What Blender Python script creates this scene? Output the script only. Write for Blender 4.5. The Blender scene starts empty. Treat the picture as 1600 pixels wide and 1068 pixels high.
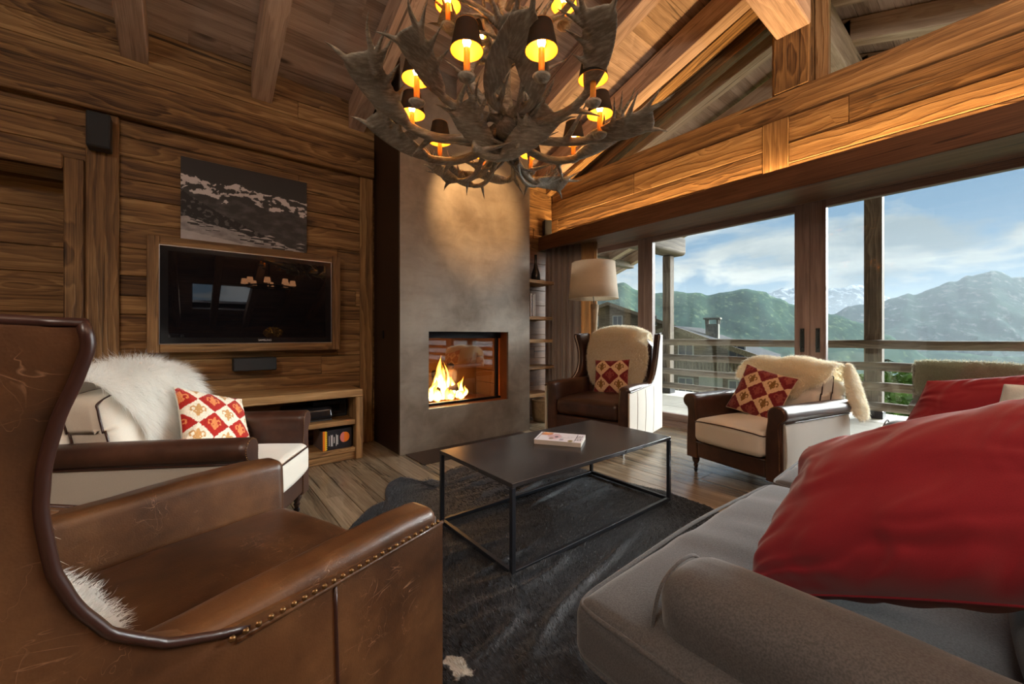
import bpy, bmesh, math, random
import numpy as np
from mathutils import Vector, Matrix, noise as mnoise
from math import pi, sin, cos, tan, atan2, sqrt, radians

S = bpy.context.scene
COL = S.collection
random.seed(7); RS = np.random.RandomState(11)

# ------------------------------------------------------------------ camera
H = 1.12
YAW = atan2(780, 624)
cam_d = bpy.data.cameras.new('camera'); cam = bpy.data.objects.new('camera', cam_d); COL.objects.link(cam)
cam.location = (0, 0, H); cam.rotation_euler = (pi/2, 0, YAW - pi/2)
cam_d.sensor_width = 36; cam_d.sensor_fit = 'HORIZONTAL'
cam_d.lens = 624/1600*36; cam_d.shift_y = -10/1600
cam_d.clip_start = 0.02; cam_d.clip_end = 20000
S.camera = cam
S.view_settings.view_transform = 'Standard'; S.view_settings.look = 'None'
S.view_settings.gamma = 1; S.view_settings.use_curve_mapping = False
S.view_settings.exposure = 1.14
S.cycles.use_denoising = True
S.cycles.max_bounces = 10; S.cycles.diffuse_bounces = 5; S.cycles.glossy_bounces = 4
S.cycles.transmission_bounces = 6; S.cycles.transparent_max_bounces = 16
S.cycles.sample_clamp_indirect = 6.0
S.cycles.caustics_reflective = False; S.cycles.caustics_refractive = False

# ------------------------------------------------------------------ node helper
class NT:
    def __init__(s, tree): s.t = tree; s.n = tree.nodes; s.l = tree.links
    def new(s, typ, **kw):
        n = s.n.new(typ)
        ins = kw.pop('ins', {})
        for k, v in kw.items(): setattr(n, k, v)
        for k, v in ins.items(): s.set(n.inputs[k], v)
        return n
    def set(s, sock, v):
        if isinstance(v, bpy.types.NodeSocket): s.l.new(v, sock)
        elif isinstance(v, bpy.types.Node): s.l.new(v.outputs[0], sock)
        else:
            if isinstance(v, (tuple, list)) and len(v) == 3 and sock.type == 'RGBA': v = (*v, 1)
            sock.default_value = v
    def math(s, op, a, b=0.0, c=0.0, clamp=False):
        n = s.new('ShaderNodeMath', operation=op, use_clamp=clamp); s.set(n.inputs[0], a); s.set(n.inputs[1], b); s.set(n.inputs[2], c); return n.outputs[0]
    def vmath(s, op, a, b=(0, 0, 0)):
        n = s.new('ShaderNodeVectorMath', operation=op); s.set(n.inputs[0], a); s.set(n.inputs[1], b); return n.outputs[0]
    def noise(s, vec, scale=5, detail=3, rough=.55, dist=0, out=0):
        n = s.new('ShaderNodeTexNoise', ins={'Scale': scale, 'Detail': detail, 'Roughness': rough, 'Distortion': dist})
        if vec is not None: s.set(n.inputs['Vector'], vec)
        return n.outputs[out]
    def ramp(s, fac, stops, interp='LINEAR'):
        n = s.new('ShaderNodeValToRGB'); s.set(n.inputs[0], fac); e = n.color_ramp.elements; n.color_ramp.interpolation = interp
        while len(e) < len(stops): e.new(.5)
        for i, (p, c) in enumerate(stops):
            e[i].position = p; e[i].color = (*c, 1) if len(c) == 3 else c
        return n.outputs[0]
    def mix(s, fac, a, b, mode='MIX'):
        n = s.new('ShaderNodeMix', data_type='RGBA', blend_type=mode); s.set(n.inputs[0], fac); s.set(n.inputs[6], a); s.set(n.inputs[7], b); return n.outputs[2]
    def mapr(s, v, a, b, c=0., d=1.):
        n = s.new('ShaderNodeMapRange'); s.set(n.inputs[0], v)
        for i, x in enumerate((a, b, c, d)): n.inputs[1+i].default_value = x
        return n.outputs[0]
    def sep(s, v): return s.new('ShaderNodeSeparateXYZ', ins={0: v}).outputs
    def comb(s, x=0., y=0., z=0.): return s.new('ShaderNodeCombineXYZ', ins={0: x, 1: y, 2: z}).outputs[0]
    def bump(s, h, strength=.3, dist=.01):
        return s.new('ShaderNodeBump', ins={'Height': h, 'Strength': strength, 'Distance': dist}).outputs[0]

def newmat(name):
    m = bpy.data.materials.new(name); m.use_nodes = True
    nt = NT(m.node_tree); b = m.node_tree.nodes['Principled BSDF']
    return m, nt, b
def sett(nt, b, **kw):
    names = dict(col='Base Color', rough='Roughness', metal='Metallic', spec='Specular IOR Level', normal='Normal', sheen='Sheen Weight', coat='Coat Weight', emis='Emission Color', estr='Emission Strength', alpha='Alpha', trans='Transmission Weight', sub='Subsurface Weight', coatr='Coat Roughness', sheenr='Sheen Roughness')
    for k, v in kw.items(): nt.set(b.inputs[names[k]], v)
def lin(r, g, b):
    f = lambda c: c/12.92 if c <= .04045 else ((c+.055)/1.055)**2.4
    return (f(r/255), f(g/255), f(b/255))
def plain(name, col, rough=.5, metal=0., spec=.5, noise=0., nscale=8., bump=0., bscale=60., **kw):
    m, nt, b = newmat(name)
    sett(nt, b, col=col, rough=rough, metal=metal, spec=spec, **kw)
    tc = nt.new('ShaderNodeTexCoord').outputs['Object']
    if noise:
        n = nt.noise(tc, nscale, 4)
        c = nt.mix(nt.mapr(n, .3, .7), tuple(x*(1-noise) for x in col), tuple(min(1, x*(1+noise)) for x in col))
        nt.set(b.inputs['Base Color'], c)
    if bump:
        nt.set(b.inputs['Normal'], nt.bump(nt.noise(tc, bscale, 4), bump, .01))
    return m

def wood(name, dark, mid, light, rough=.62, bump=.5, rings=16., knots=True, streak=1., spec=.35, contrast=1., coat=0.):
    """planed or weathered timber; grain runs along the first component of the mesh's 'grain' attribute"""
    m, nt, b = newmat(name)
    g = nt.new('ShaderNodeAttribute', attribute_name='grain').outputs['Vector']
    r = nt.new('ShaderNodeAttribute', attribute_name='rnd').outputs['Fac']
    off = nt.comb(nt.math('MULTIPLY', r, 37.3), nt.math('MULTIPLY', r, 11.7), nt.math('MULTIPLY', r, 5.1))
    G = nt.vmath('ADD', g, off)
    x, y, z = nt.sep(G)
    yz = nt.math('ADD', y, nt.math('MULTIPLY', z, .8))
    warp = nt.noise(nt.comb(nt.math('MULTIPLY', x, .8), nt.math('MULTIPLY', y, 4.5), nt.math('MULTIPLY', z, 4.5)), 1., 4, .55)
    # knots
    kv = nt.comb(nt.math('MULTIPLY', x, 1.3), nt.math('MULTIPLY', yz, 5.5), 0.)
    vor = nt.new('ShaderNodeTexVoronoi', ins={'Vector': kv, 'Scale': 1.0, 'Randomness': 1.0})
    sc = nt.sep(vor.outputs['Color'])[0]
    kd = nt.math('MULTIPLY', vor.outputs['Distance'], nt.mapr(sc, .45, .55, 6., 1.))
    kn = nt.mapr(kd, .05, .42, 1., 0.)
    ph = nt.math('ADD', nt.math('MULTIPLY', yz, rings), nt.math('MULTIPLY', warp, 5.))
    if knots: ph = nt.math('ADD', ph, nt.math('MULTIPLY', kn, 2.2))
    ring = nt.math('FRACT', ph)
    ring = nt.ramp(ring, [(0., (0, 0, 0)), (.55, (.55, .55, .55)), (.86, (1, 1, 1)), (1., (0, 0, 0))])
    fine = nt.noise(nt.comb(nt.math('MULTIPLY', x, 3.), nt.math('MULTIPLY', y, 150.), nt.math('MULTIPLY', z, 150.)), 1., 3, .65)
    broad = nt.noise(nt.comb(nt.math('MULTIPLY', x, .6), nt.math('MULTIPLY', y, 9.), nt.math('MULTIPLY', z, 9.)), 1., 4, .6)
    v = nt.math('ADD', nt.math('MULTIPLY', ring, .26*contrast), nt.math('MULTIPLY', nt.mapr(fine, .3, .7), .30*streak))
    v = nt.math('ADD', v, nt.math('MULTIPLY', nt.mapr(broad, .25, .75), .45))
    v = nt.math('ADD', v, nt.math('MULTIPLY', nt.math('SUBTRACT', r, .5), .28))
    c = nt.ramp(v, [(.18, dark), (.55, mid), (.95, light)])
    if knots:
        c = nt.mix(nt.mapr(kd, .04, .13, .9, 0.), c, tuple(q*.35 for q in dark))
    crack = nt.noise(nt.comb(nt.math('MULTIPLY', x, .8), nt.math('MULTIPLY', y, 28.), nt.math('MULTIPLY', z, 28.)), 1., 3, .5, .4)
    ck = nt.mapr(crack, .66, .70)
    c = nt.mix(nt.math('MULTIPLY', ck, .75), c, tuple(q*.3 for q in dark))
    sett(nt, b, col=c, rough=rough, spec=spec, coat=coat, coatr=.2)
    if bump:
        h = nt.math('SUBTRACT', nt.math('ADD', nt.math('MULTIPLY', ring, .5), nt.math('MULTIPLY', fine, .6)), nt.math('MULTIPLY', ck, 1.2))
        nt.set(b.inputs['Normal'], nt.bump(h, bump, .006))
    return m

M = {}
M['oldwood'] = wood('weathered_old_wood', lin(68, 45, 26), lin(142, 107, 66), lin(196, 160, 108), rough=.6, bump=.7)
M['beamwood'] = wood('reclaimed_beam_wood', lin(72, 48, 28), lin(150, 114, 70), lin(204, 168, 114), rough=.6, bump=.8, rings=14)
M['goldwood'] = wood('honey_reclaimed_wood', lin(72, 49, 29), lin(142, 107, 68), lin(196, 160, 112), rough=.6, bump=.95, rings=18, contrast=.8)
M['rafterwood'] = wood('pale_brushed_rafter_wood', lin(134, 110, 92), lin(188, 160, 138), lin(218, 194, 172), rough=.65, bump=.35, rings=7, contrast=.7)
M['ceilwood'] = wood('pale_sawn_ceiling_boards', lin(140, 118, 100), lin(188, 164, 144), lin(216, 194, 174), rough=.7, bump=.3, rings=6, contrast=.5)
M['floorwood'] = wood('grey_oak_floorboards', lin(90, 77, 62), lin(146, 129, 106), lin(184, 168, 144), rough=.27, bump=.25, rings=6, contrast=.6, spec=.5, coat=.45)
M['benchwood'] = wood('light_reclaimed_bench_wood', lin(92, 64, 36), lin(160, 122, 78), lin(202, 166, 118), rough=.6, bump=.6)
M['framewood'] = wood('stained_window_frame_wood', lin(108, 86, 78), lin(150, 126, 116), lin(174, 150, 138), rough=.45, bump=.12, rings=4, knots=False, contrast=.4)
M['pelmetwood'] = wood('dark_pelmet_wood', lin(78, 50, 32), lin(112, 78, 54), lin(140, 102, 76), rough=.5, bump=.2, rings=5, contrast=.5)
M['greywood'] = wood('silvered_deck_timber', lin(84, 72, 60), lin(128, 114, 98), lin(162, 150, 134), rough=.75, bump=.4)
M['deckwood'] = wood('pale_deck_boards', lin(120, 112, 100), lin(166, 158, 144), lin(196, 188, 174), rough=.6, bump=.2, rings=5, contrast=.5)

# ------------------------------------------------------------------ mesh builder
class MB:
    def __init__(s): s.v = []; s.f = []; s.g = []; s.r = []; s.mi = []; s.col = []; s.n = 0; s.smooth = []
    def add(s, V, F, G=None, rnd=0., mi=0, col=None, smooth=True):
        V = np.asarray(V, float).reshape(-1, 3); k = len(V)
        s.v.append(V); s.g.append(V if G is None else np.asarray(G, float).reshape(-1, 3))
        s.r.append(np.full(k, rnd)); s.col.append(np.ones((k, 4)) if col is None else np.asarray(col, float))
        o = s.n
        s.f.extend([tuple(int(i)+o for i in f) for f in F]); s.mi.extend([mi]*len(F)); s.smooth.extend([smooth]*len(F)); s.n += k
        return o
    def box(s, lo, hi, grain=0, rnd=None, bev=.003, M4=None, mi=0, jit=0.):
        lo = np.minimum(lo, hi).astype(float) if False else np.array(lo, float); hi = np.array(hi, float)
        a = np.minimum(lo, hi); b = np.maximum(lo, hi)
        if rnd is None: rnd = random.random()
        bev = min(bev, .3*float((b-a).min()))
        V = []; F = []
        if bev > 0:
            idx = {}
            for cx in (0, 1):
                for cy in (0, 1):
                    for cz in (0, 1):
                        c = [(b if q else a)[i] for i, q in enumerate((cx, cy, cz))]
                        for ax in range(3):
                            p = list(c)
                            for k in range(3):
                                if k != ax: p[k] += -bev if (cx, cy, cz)[k] else bev
                            idx[(cx, cy, cz, ax)] = len(V); V.append(p)
            def vid(c, ax): return idx[(*c, ax)]
            for ax in range(3):
                o1, o2 = [k for k in range(3) if k != ax]
                for sd in (0, 1):
                    cs = []
                    for (p, q) in ((0, 0), (1, 0), (1, 1), (0, 1)):
                        c = [0, 0, 0]; c[ax] = sd; c[o1] = p; c[o2] = q; cs.append(vid(tuple(c), ax))
                    flip = (sd == 1) == (ax == 1)
                    F.append(cs[::-1] if flip else cs) if sd else F.append(cs[::-1] if ax != 1 else cs)
                # edges along ax
                for (p, q) in ((0, 0), (1, 0), (1, 1), (0, 1)):
                    c0 = [0, 0, 0]; c0[o1] = p; c0[o2] = q; c1 = list(c0); c1[ax] = 1
                    F.append([vid(tuple(c0), o1), vid(tuple(c1), o1), vid(tuple(c1), o2), vid(tuple(c0), o2)])
            for cx in (0, 1):
                for cy in (0, 1):
                    for cz in (0, 1):
                        F.append([idx[(cx, cy, cz, 0)], idx[(cx, cy, cz, 1)], idx[(cx, cy, cz, 2)]])
            V = np.array(V)
        else:
            V = np.array([[(b if i & 1 else a)[0], (b if i & 2 else a)[1], (b if i & 4 else a)[2]] for i in range(8)])
            F = [(0, 2, 3, 1), (4, 5, 7, 6), (0, 1, 5, 4), (2, 6, 7, 3), (0, 4, 6, 2), (1, 3, 7, 5)]
        # orient outward
        c = V.mean(0); FF = []
        for f in F:
            p = V[list(f)]; n = np.cross(p[1]-p[0], p[2]-p[0])
            FF.append(f if n @ (p.mean(0)-c) >= 0 else f[::-1])
        order = {0: [0, 1, 2], 1: [1, 0, 2], 2: [2, 0, 1]}[grain]
        G = V[:, order]
        if M4 is not None:
            m = np.array(M4); V = V @ m[:3, :3].T + m[:3, 3]
        s.add(V, FF, G, rnd, mi, smooth=False); return s
    def grid(s, P, closeu=False, closev=False, mi=0, col=None, G=None, rnd=0., flip=False, smooth=True):
        P = np.asarray(P, float); nu, nv = P.shape[:2]
        F = []
        for i in range(nu if closeu else nu-1):
            for j in range(nv if closev else nv-1):
                a = i*nv+j; b = ((i+1) % nu)*nv+j; c = ((i+1) % nu)*nv+(j+1) % nv; d = i*nv+(j+1) % nv
                F.append((a, d, c, b) if flip else (a, b, c, d))
        s.add(P.reshape(-1, 3), F, None if G is None else np.asarray(G).reshape(-1, 3), rnd, mi, None if col is None else np.asarray(col).reshape(-1, 4), smooth); return s
    def tube(s, pts, rad, n=8, ell=1., up=None, cap=True, mi=0, rnd=0.):
        P = np.asarray(pts, float); k = len(P)
        R = np.full(k, rad) if np.isscalar(rad) else np.asarray(rad, float)
        E = np.full(k, ell) if np.isscalar(ell) else np.asarray(ell, float)
        T = np.gradient(P, axis=0); T /= np.linalg.norm(T, axis=1)[:, None]+1e-12
        u = np.array(up if up is not None else ((0, 0, 1) if abs(T[0][2]) < .9 else (1, 0, 0)), float)
        V = []; G = []; L = 0
        ang = np.linspace(0, 2*pi, n, endpoint=False)
        for i in range(k):
            t = T[i]
            if up is not None: u = np.array(up, float)
            a = u - t*(u @ t); a /= np.linalg.norm(a)+1e-12; b = np.cross(t, a); u = a
            if i: L += np.linalg.norm(P[i]-P[i-1])
            ring = P[i]+np.outer(np.cos(ang), a)*R[i]+np.outer(np.sin(ang), b)*R[i]*E[i]
            V.append(ring); G.append(np.stack([np.full(n, L), np.cos(ang)*R[i], np.sin(ang)*R[i]], 1))
        V = np.concatenate(V); G = np.concatenate(G); F = []
        for i in range(k-1):
            for j in range(n):
                F.append((i*n+j, i*n+(j+1) % n, (i+1)*n+(j+1) % n, (i+1)*n+j))
        if cap: F.append(tuple(range(n))[::-1]); F.append(tuple((k-1)*n+j for j in range(n)))
        s.add(V, F, G, rnd, mi); return s
    def lathe(s, prof, n=20, c=(0, 0, 0), mi=0, axis=2):
        V = []
        for r, z in prof:
            for j in range(n):
                a = 2*pi*j/n; p = [r*cos(a), r*sin(a), z]
                if axis == 0: p = [z, r*cos(a), r*sin(a)]
                if axis == 1: p = [r*sin(a), z, r*cos(a)]
                V.append(np.array(p)+c)
        F = []
        for i in range(len(prof)-1):
            for j in range(n): F.append((i*n+j, i*n+(j+1) % n, (i+1)*n+(j+1) % n, (i+1)*n+j))
        if prof[0][0] > 1e-6: F.append(tuple(range(n))[::-1])
        if prof[-1][0] > 1e-6: F.append(tuple((len(prof)-1)*n+j for j in range(n)))
        s.add(np.array(V), F, mi=mi); return s
    def rbox(s, lo, hi, r=.03, n=10, fn=None, mi=0, nn=None, grain=0):
        """box with rounded edges on a fine grid, then bent by fn(V)->V"""
        a = np.array(lo, float); b = np.array(hi, float); h = (b-a)/2; c = (a+b)/2
        nx, ny, nz = nn or (n, n, n); r = min(r, float(h.min())*.999)
        def ax(k, hh):  # denser near the ends
            t = np.linspace(0, 1, 4)[1:]*r
            inner = np.linspace(-hh+r, hh-r, max(2, k))
            return np.concatenate([(-hh+r-(r-0)*np.array([1, .6, .25])), inner, (hh-r+r*np.array([.25, .6, 1]))])
        X, Y, Z = ax(nx, h[0]), ax(ny, h[1]), ax(nz, h[2])
        axs = [X, Y, Z]; allV = []; allF = []; o = 0
        for d in range(3):
            e, f = [(1, 2), (2, 0), (0, 1)][d]
            for sg in (-1, 1):
                A, B = np.meshgrid(axs[e], axs[f], indexing='ij')
                P = np.zeros(A.shape+(3,)); P[..., d] = sg*h[d]; P[..., e] = A; P[..., f] = B
                nu, nv = A.shape; I = np.arange(nu*nv).reshape(nu, nv)+o
                q = np.stack([I[:-1, :-1], I[1:, :-1], I[1:, 1:], I[:-1, 1:]], -1).reshape(-1, 4)
                if sg < 0: q = q[:, ::-1]
                allV.append(P.reshape(-1, 3)); allF.append(q); o += nu*nv
        V = np.concatenate(allV); F = np.concatenate(allF)
        inner = np.clip(V, -(h-r), h-r); dlt = V-inner; L = np.linalg.norm(dlt, axis=1)[:, None]
        V = inner+np.where(L > 1e-9, dlt/np.maximum(L, 1e-9)*r, 0)
        # weld
        key = np.round(V, 5); _, first, inv = np.unique(key, axis=0, return_index=True, return_inverse=True)
        inv = np.asarray(inv).reshape(-1)
        V = V[first]+c; F = inv[F]
        G = V.copy() if grain == 0 else V[:, {1: [1, 0, 2], 2: [2, 0, 1]}[grain]]
        if fn is not None: V = fn(V.copy())
        s.add(V, [tuple(dict.fromkeys(f)) for f in F if len(set(f)) >= 3], G, 0., mi); return s
    def xform(s, M4):
        m = np.array(M4); s.v = [v @ m[:3, :3].T+m[:3, 3] for v in s.v]; return s
    def build(s, name, mat, parent=None, loc=None, rot=None, sub=0, bevel=0, flat=False):
        me = bpy.data.meshes.new(name)
        V = np.concatenate(s.v); me.from_pydata(V.tolist(), [], s.f)
        g = me.attributes.new('grain', 'FLOAT_VECTOR', 'POINT'); g.data.foreach_set('vector', np.concatenate(s.g).astype(np.float32).ravel())
        r = me.attributes.new('rnd', 'FLOAT', 'POINT'); r.data.foreach_set('value', np.concatenate(s.r).astype(np.float32))
        C_ = np.concatenate(s.col)
        if not np.all(C_ == 1):
            c = me.color_attributes.new('Col', 'FLOAT_COLOR', 'POINT'); c.data.foreach_set('color', C_.astype(np.float32).ravel())
        mats = mat if isinstance(mat, (list, tuple)) else [mat]
        for m in mats: me.materials.append(m)
        me.polygons.foreach_set('material_index', s.mi)
        me.polygons.foreach_set('use_smooth', [False]*len(s.f) if flat else s.smooth)
        me.update()
        o = bpy.data.objects.new(name, me); COL.objects.link(o)
        if parent is not None: o.parent = parent
        if loc is not None: o.location = loc
        if rot is not None: o.rotation_euler = rot
        if sub:
            md = o.modifiers.new('sub', 'SUBSURF'); md.levels = md.render_levels = sub
        if bevel:
            md = o.modifiers.new('bev', 'BEVEL'); md.width = bevel; md.segments = 2; md.limit_method = 'ANGLE'
        return o

def tag(o, label, cat, group=None, kind=None):
    o['label'] = label; o['category'] = cat
    if group: o['group'] = group
    if kind: o['kind'] = kind
    return o
def empty(name, loc, rz=0., label=None, cat=None, group=None):
    o = bpy.data.objects.new(name, None); COL.objects.link(o); o.empty_display_size = .1
    o.location = loc; o.rotation_euler = (0, 0, rz)
    if label: tag(o, label, cat, group)
    return o
def struct(o): o['kind'] = 'structure'; return o
def copy_tree(o, parent=None):
    c = o.copy(); COL.objects.link(c)
    if parent is not None: c.parent = parent
    for ch in list(o.children): copy_tree(ch, c)
    return c
def spline(pts, n=24):
    P = np.asarray(pts, float); k = len(P)
    Q = np.vstack([2*P[0]-P[1], P, 2*P[-1]-P[-2]]); out = []
    for t in np.linspace(0, k-1, n):
        i = min(int(t), k-2); u = t-i; p0, p1, p2, p3 = Q[i:i+4]
        out.append(.5*((2*p1)+(-p0+p2)*u+(2*p0-5*p1+4*p2-p3)*u*u+(-p0+3*p1-3*p2+p3)*u**3))
    return np.array(out)
def interp(x, xs, ys): return np.interp(x, xs, ys)
def fnoise(P, scale=1., seed=0.):
    P = np.asarray(P, float)*scale+seed
    return np.array([mnoise.noise(Vector(p)) for p in P.reshape(-1, 3)]).reshape(P.shape[:-1])

# ------------------------------------------------------------------ world: blue sky with broken cloud
W = bpy.data.worlds.new('sky'); S.world = W; W.use_nodes = True
wn = NT(W.node_tree); bg = W.node_tree.nodes['Background']
d = wn.new('ShaderNodeTexCoord').outputs['Generated']
dx, dy, dz = wn.sep(d)
zz = wn.math('ADD', wn.math('MAXIMUM', dz, 0.), .22)
cv = wn.comb(wn.math('DIVIDE', dx, zz), wn.math('DIVIDE', dy, zz), 0.)
cn = wn.noise(wn.vmath('ADD', cv, (3.1, 1.7, 0)), 1.5, 7, .56, .3)
shade = wn.noise(wn.vmath('ADD', cv, (3.25, 1.9, .1)), 1.5, 5, .5, .3)
skyc = wn.ramp(dz, [(0., lin(176, 202, 220)), (.12, lin(136, 176, 210)), (.5, lin(92, 142, 192)), (1., lin(66, 112, 170))])
clc = wn.mix(wn.mapr(shade, .42, .66), lin(250, 250, 246), lin(166, 180, 190))
cover = wn.mapr(cn, .44, .55)
cover = wn.math('MAXIMUM', cover, wn.mapr(dz, .0, .12, .5, 0.))
wn.set(bg.inputs['Color'], wn.mix(cover, skyc, clc)); bg.inputs['Strength'].default_value = .42

def sun(name, strength, col, elev, azim, angle):
    l = bpy.data.lights.new(name, 'SUN'); l.energy = strength; l.color = col; l.angle = radians(angle)
    o = bpy.data.objects.new(name, l); COL.objects.link(o)
    e, a = radians(elev), radians(azim)
    dirv = Vector((cos(e)*cos(a), cos(e)*sin(a), sin(e)))   # towards the sun
    o.rotation_euler = dirv.to_track_quat('Z', 'Y').to_euler(); o.location = dirv*30; return o
sun('sun', 7.8, (.97, .98, 1.0), 22, -20, 44)
def area(name, loc, rot, size, energy, col, sizey=None, spread=180):
    l = bpy.data.lights.new(name, 'AREA'); l.energy = energy; l.color = col; l.size = size
    if sizey: l.shape = 'RECTANGLE'; l.size_y = sizey
    l.spread = radians(spread)
    o = bpy.data.objects.new(name, l); COL.objects.link(o); o.location = loc; o.rotation_euler = rot; return o
WARM = (1., .62, .28)
# strip of warm light hidden on top of the window pelmet, and the downlight over the fireplace
area('pelmet_strip_light', (4.11, -.6, 2.51), (0, radians(180), 0), .03, 66, (1., .60, .25), 9.4)
sp = bpy.data.lights.new('fireplace_spotlight', 'SPOT'); sp.energy = 150; sp.color = (1., .58, .24); sp.spot_size = radians(40); sp.spot_blend = .75; sp.shadow_soft_size = .02
so = bpy.data.objects.new('fireplace_spotlight', sp); COL.objects.link(so); so.location = (2.42, 1.95, 3.40)
# unseen fill lights added behind the camera to brighten the room
for lx, ly in ((-1.9, -.6), (-.2, -2.8)): area('rear_fill_light', (lx, ly, 3.45), (radians(18), 0, 0), .7, 24, (1., .90, .78))
# more added fill, aimed upwards to lighten the ceiling; no fixtures there
for lx, ly in ((-2.2, -.6), (.4, -1.6), (2.6, -1.2)): area('ceiling_fill_light', (lx, ly, 2.9), (radians(180), 0, 0), .4, 46, (1., .93, .86))
so.rotation_euler = (Vector((2.42, 3.56, 2.45))-Vector((2.42, 1.95, 3.40))).to_track_quat('-Z', 'Y').to_euler()
# ================================================================== room shell
EAVE, SL, RY = 3.53, .35, 1.2
def ceilz(y): return EAVE+SL*(4.25-y) if y >= RY else EAVE+SL*(4.25-RY)-SL*(RY-y)
XW = 4.15      # inner face of the timber wall over the windows
XB = -3.6; YB = -7.2; YT = 4.25

# floor: boards run along Y
mb = MB(); x = XB
while x < 4.62:
    w = random.choice((.15, .18, .2, .17)); y = YB - random.random()*2
    while y < YT+.1:
        L = random.uniform(1.6, 2.8); y0, y1 = max(y, YB), min(y+L, YT+.1)
        if y1 > y0: mb.box((x+.0015, y0+.001, -.03), (min(x+w, 4.62)-.0015, y1-.001, random.uniform(-.0006, 0)), 1, bev=.002)
        y += L
    x += w
mb.box((XB, YB, -.12), (4.62, YT+.1, -.031), 1, bev=0, rnd=0)
struct(mb.build('floor', M['floorwood']))

def boards(mb, fixed, val, a0, a1, b0, b1, thick, hrange=(.14, .22), lr=(1.8, 3.2), holes=(), grain_axis=None, sgn=-1, seed=0):
    """rows of boards on a plane: fixed axis at val; a = running axis, b = stacking axis (z); boards stick out by thick in sgn"""
    rr = random.Random(seed); b = b0
    ra = 1 if fixed == 0 else 0
    while b < b1-1e-6:
        h = rr.uniform(*hrange); bt = min(b+h, b1)
        if b1-bt < .06: bt = b1
        segs = [(a0, a1)]
        for (h0, h1, g0, g1) in holes:
            if b < g1-1e-6 and bt > g0+1e-6:
                ns = []
                for s0, s1 in segs:
                    if h0 > s0: ns.append((s0, min(s1, h0)))
                    if h1 < s1: ns.append((max(s0, h1), s1))
                segs = [q for q in ns if q[1]-q[0] > .01]
        for s0, s1 in segs:
            p = s0-rr.random()*1.5
            while p < s1:
                L = rr.uniform(*lr); q0, q1 = max(p, s0), min(p+L, s1)
                if q1-q0 > .02:
                    t = thick+rr.uniform(-.004, .004)
                    lo = [0, 0, b+.0015]; hi = [0, 0, bt-.0015]; lo[ra] = q0+.001; hi[ra] = q1-.001; lo[fixed] = val; hi[fixed] = val+sgn*t
                    mb.box(lo, hi, ra, rnd=rr.random(), bev=.004)
                p += L
        b = bt
# TV wall at Y = 4.25 (recessed doorway left of x=-.72, below z=2.31)
mb = MB()
mb.box((XB-.1, YT+.03, -.1), (-.72, YT+.6, 0), 0, bev=0, rnd=.2)
boards(mb, 1, YT+.03, XB, 4.15, 0, EAVE+.02, .03, holes=((XB, -.72, 0, 2.31),), seed=3)
mb.box((-.72, YT+.03, -.1), (4.75, YT+.3, EAVE+.3), 0, bev=0, rnd=.3)
mb.box((XB-.1, YT+.03, 2.31), (-.72, YT+.3, EAVE+.3), 0, bev=0, rnd=.3)
boards(mb, 1, YT+.40, XB, -.72, 0, 2.31, .03, hrange=(.2, .32), seed=5)
mb.box((XB-.1, YT+.4, -.1), (-.72, YT+.6, 2.4), 0, bev=0, rnd=.3)
struct(mb.build('wall_left', M['oldwood']))
mb = MB(); boards(mb, 1, YT-.004, 3.116, 4.02, 0, 2.33, .018, hrange=(.16, .24), seed=41); struct(mb.build('wall_niche_shade', M['pelmetwood']))  # dark boards added over the niche wall, its shade put into their colour
def trim(n, lo, hi, g, mat='beamwood', bev=.008, rnd=None):
    mb = MB(); mb.box(lo, hi, g, bev=bev, rnd=rnd); return struct(mb.build('trim_%d' % n, M[mat]))
trim(1, (XB, YT-.07, 2.775), (1.495, YT-.001, 3.075), 0)                 # long beam above the television
trim(2, (-.61, YT-.04, .001), (-.434, YT-.001, 2.772), 2, 'goldwood')       # upright post
trim(3, (-.72, YT-.03, .001), (-.613, YT-.001, 2.40), 2, 'goldwood')       # door jamb
trim(4, (XB, YT-.03, 2.312), (-.723, YT-.001, 2.42), 0, 'goldwood')       # door head
trim(5, (1.36, YT-.03, .001), (1.495, YT-.001, 2.772), 2, 'beamwood')

# wall over the windows at X = 4.15, from z 2.45 up to 3.31, running in Y
mb = MB()
YR0, YR1 = YB, YT
boards(mb, 0, XW+.03, 1.45, YT, 2.46, 3.07, .03, hrange=(.15, .24), seed=8)
boards(mb, 0, XW+.03, YR0, 1.24, 2.46, 3.07, .03, hrange=(.15, .24), seed=9, lr=(2.5, 4))
mb.box((XW+.031, YR0, 2.46), (XW+.14, YT, 3.07), 1, bev=0, rnd=.4)
mb.box((XW+.005, YR0, 3.075), (XW+.35, YT, 3.31), 1, bev=.01, rnd=.6)
mb.box((XW-.005, 1.24, 2.46), (XW+.14, 1.446, 3.073), 2, bev=.006, rnd=.85)
# solid wall right of the windows
boards(mb, 0, 4.62, YB, -2.6, 0, 2.44, .03, seed=12)
mb.box((4.63, YB, 0), (4.75, -2.6, 2.44), 1, bev=0, rnd=.3)
struct(mb.build('wall_right', M['goldwood']))
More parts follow.
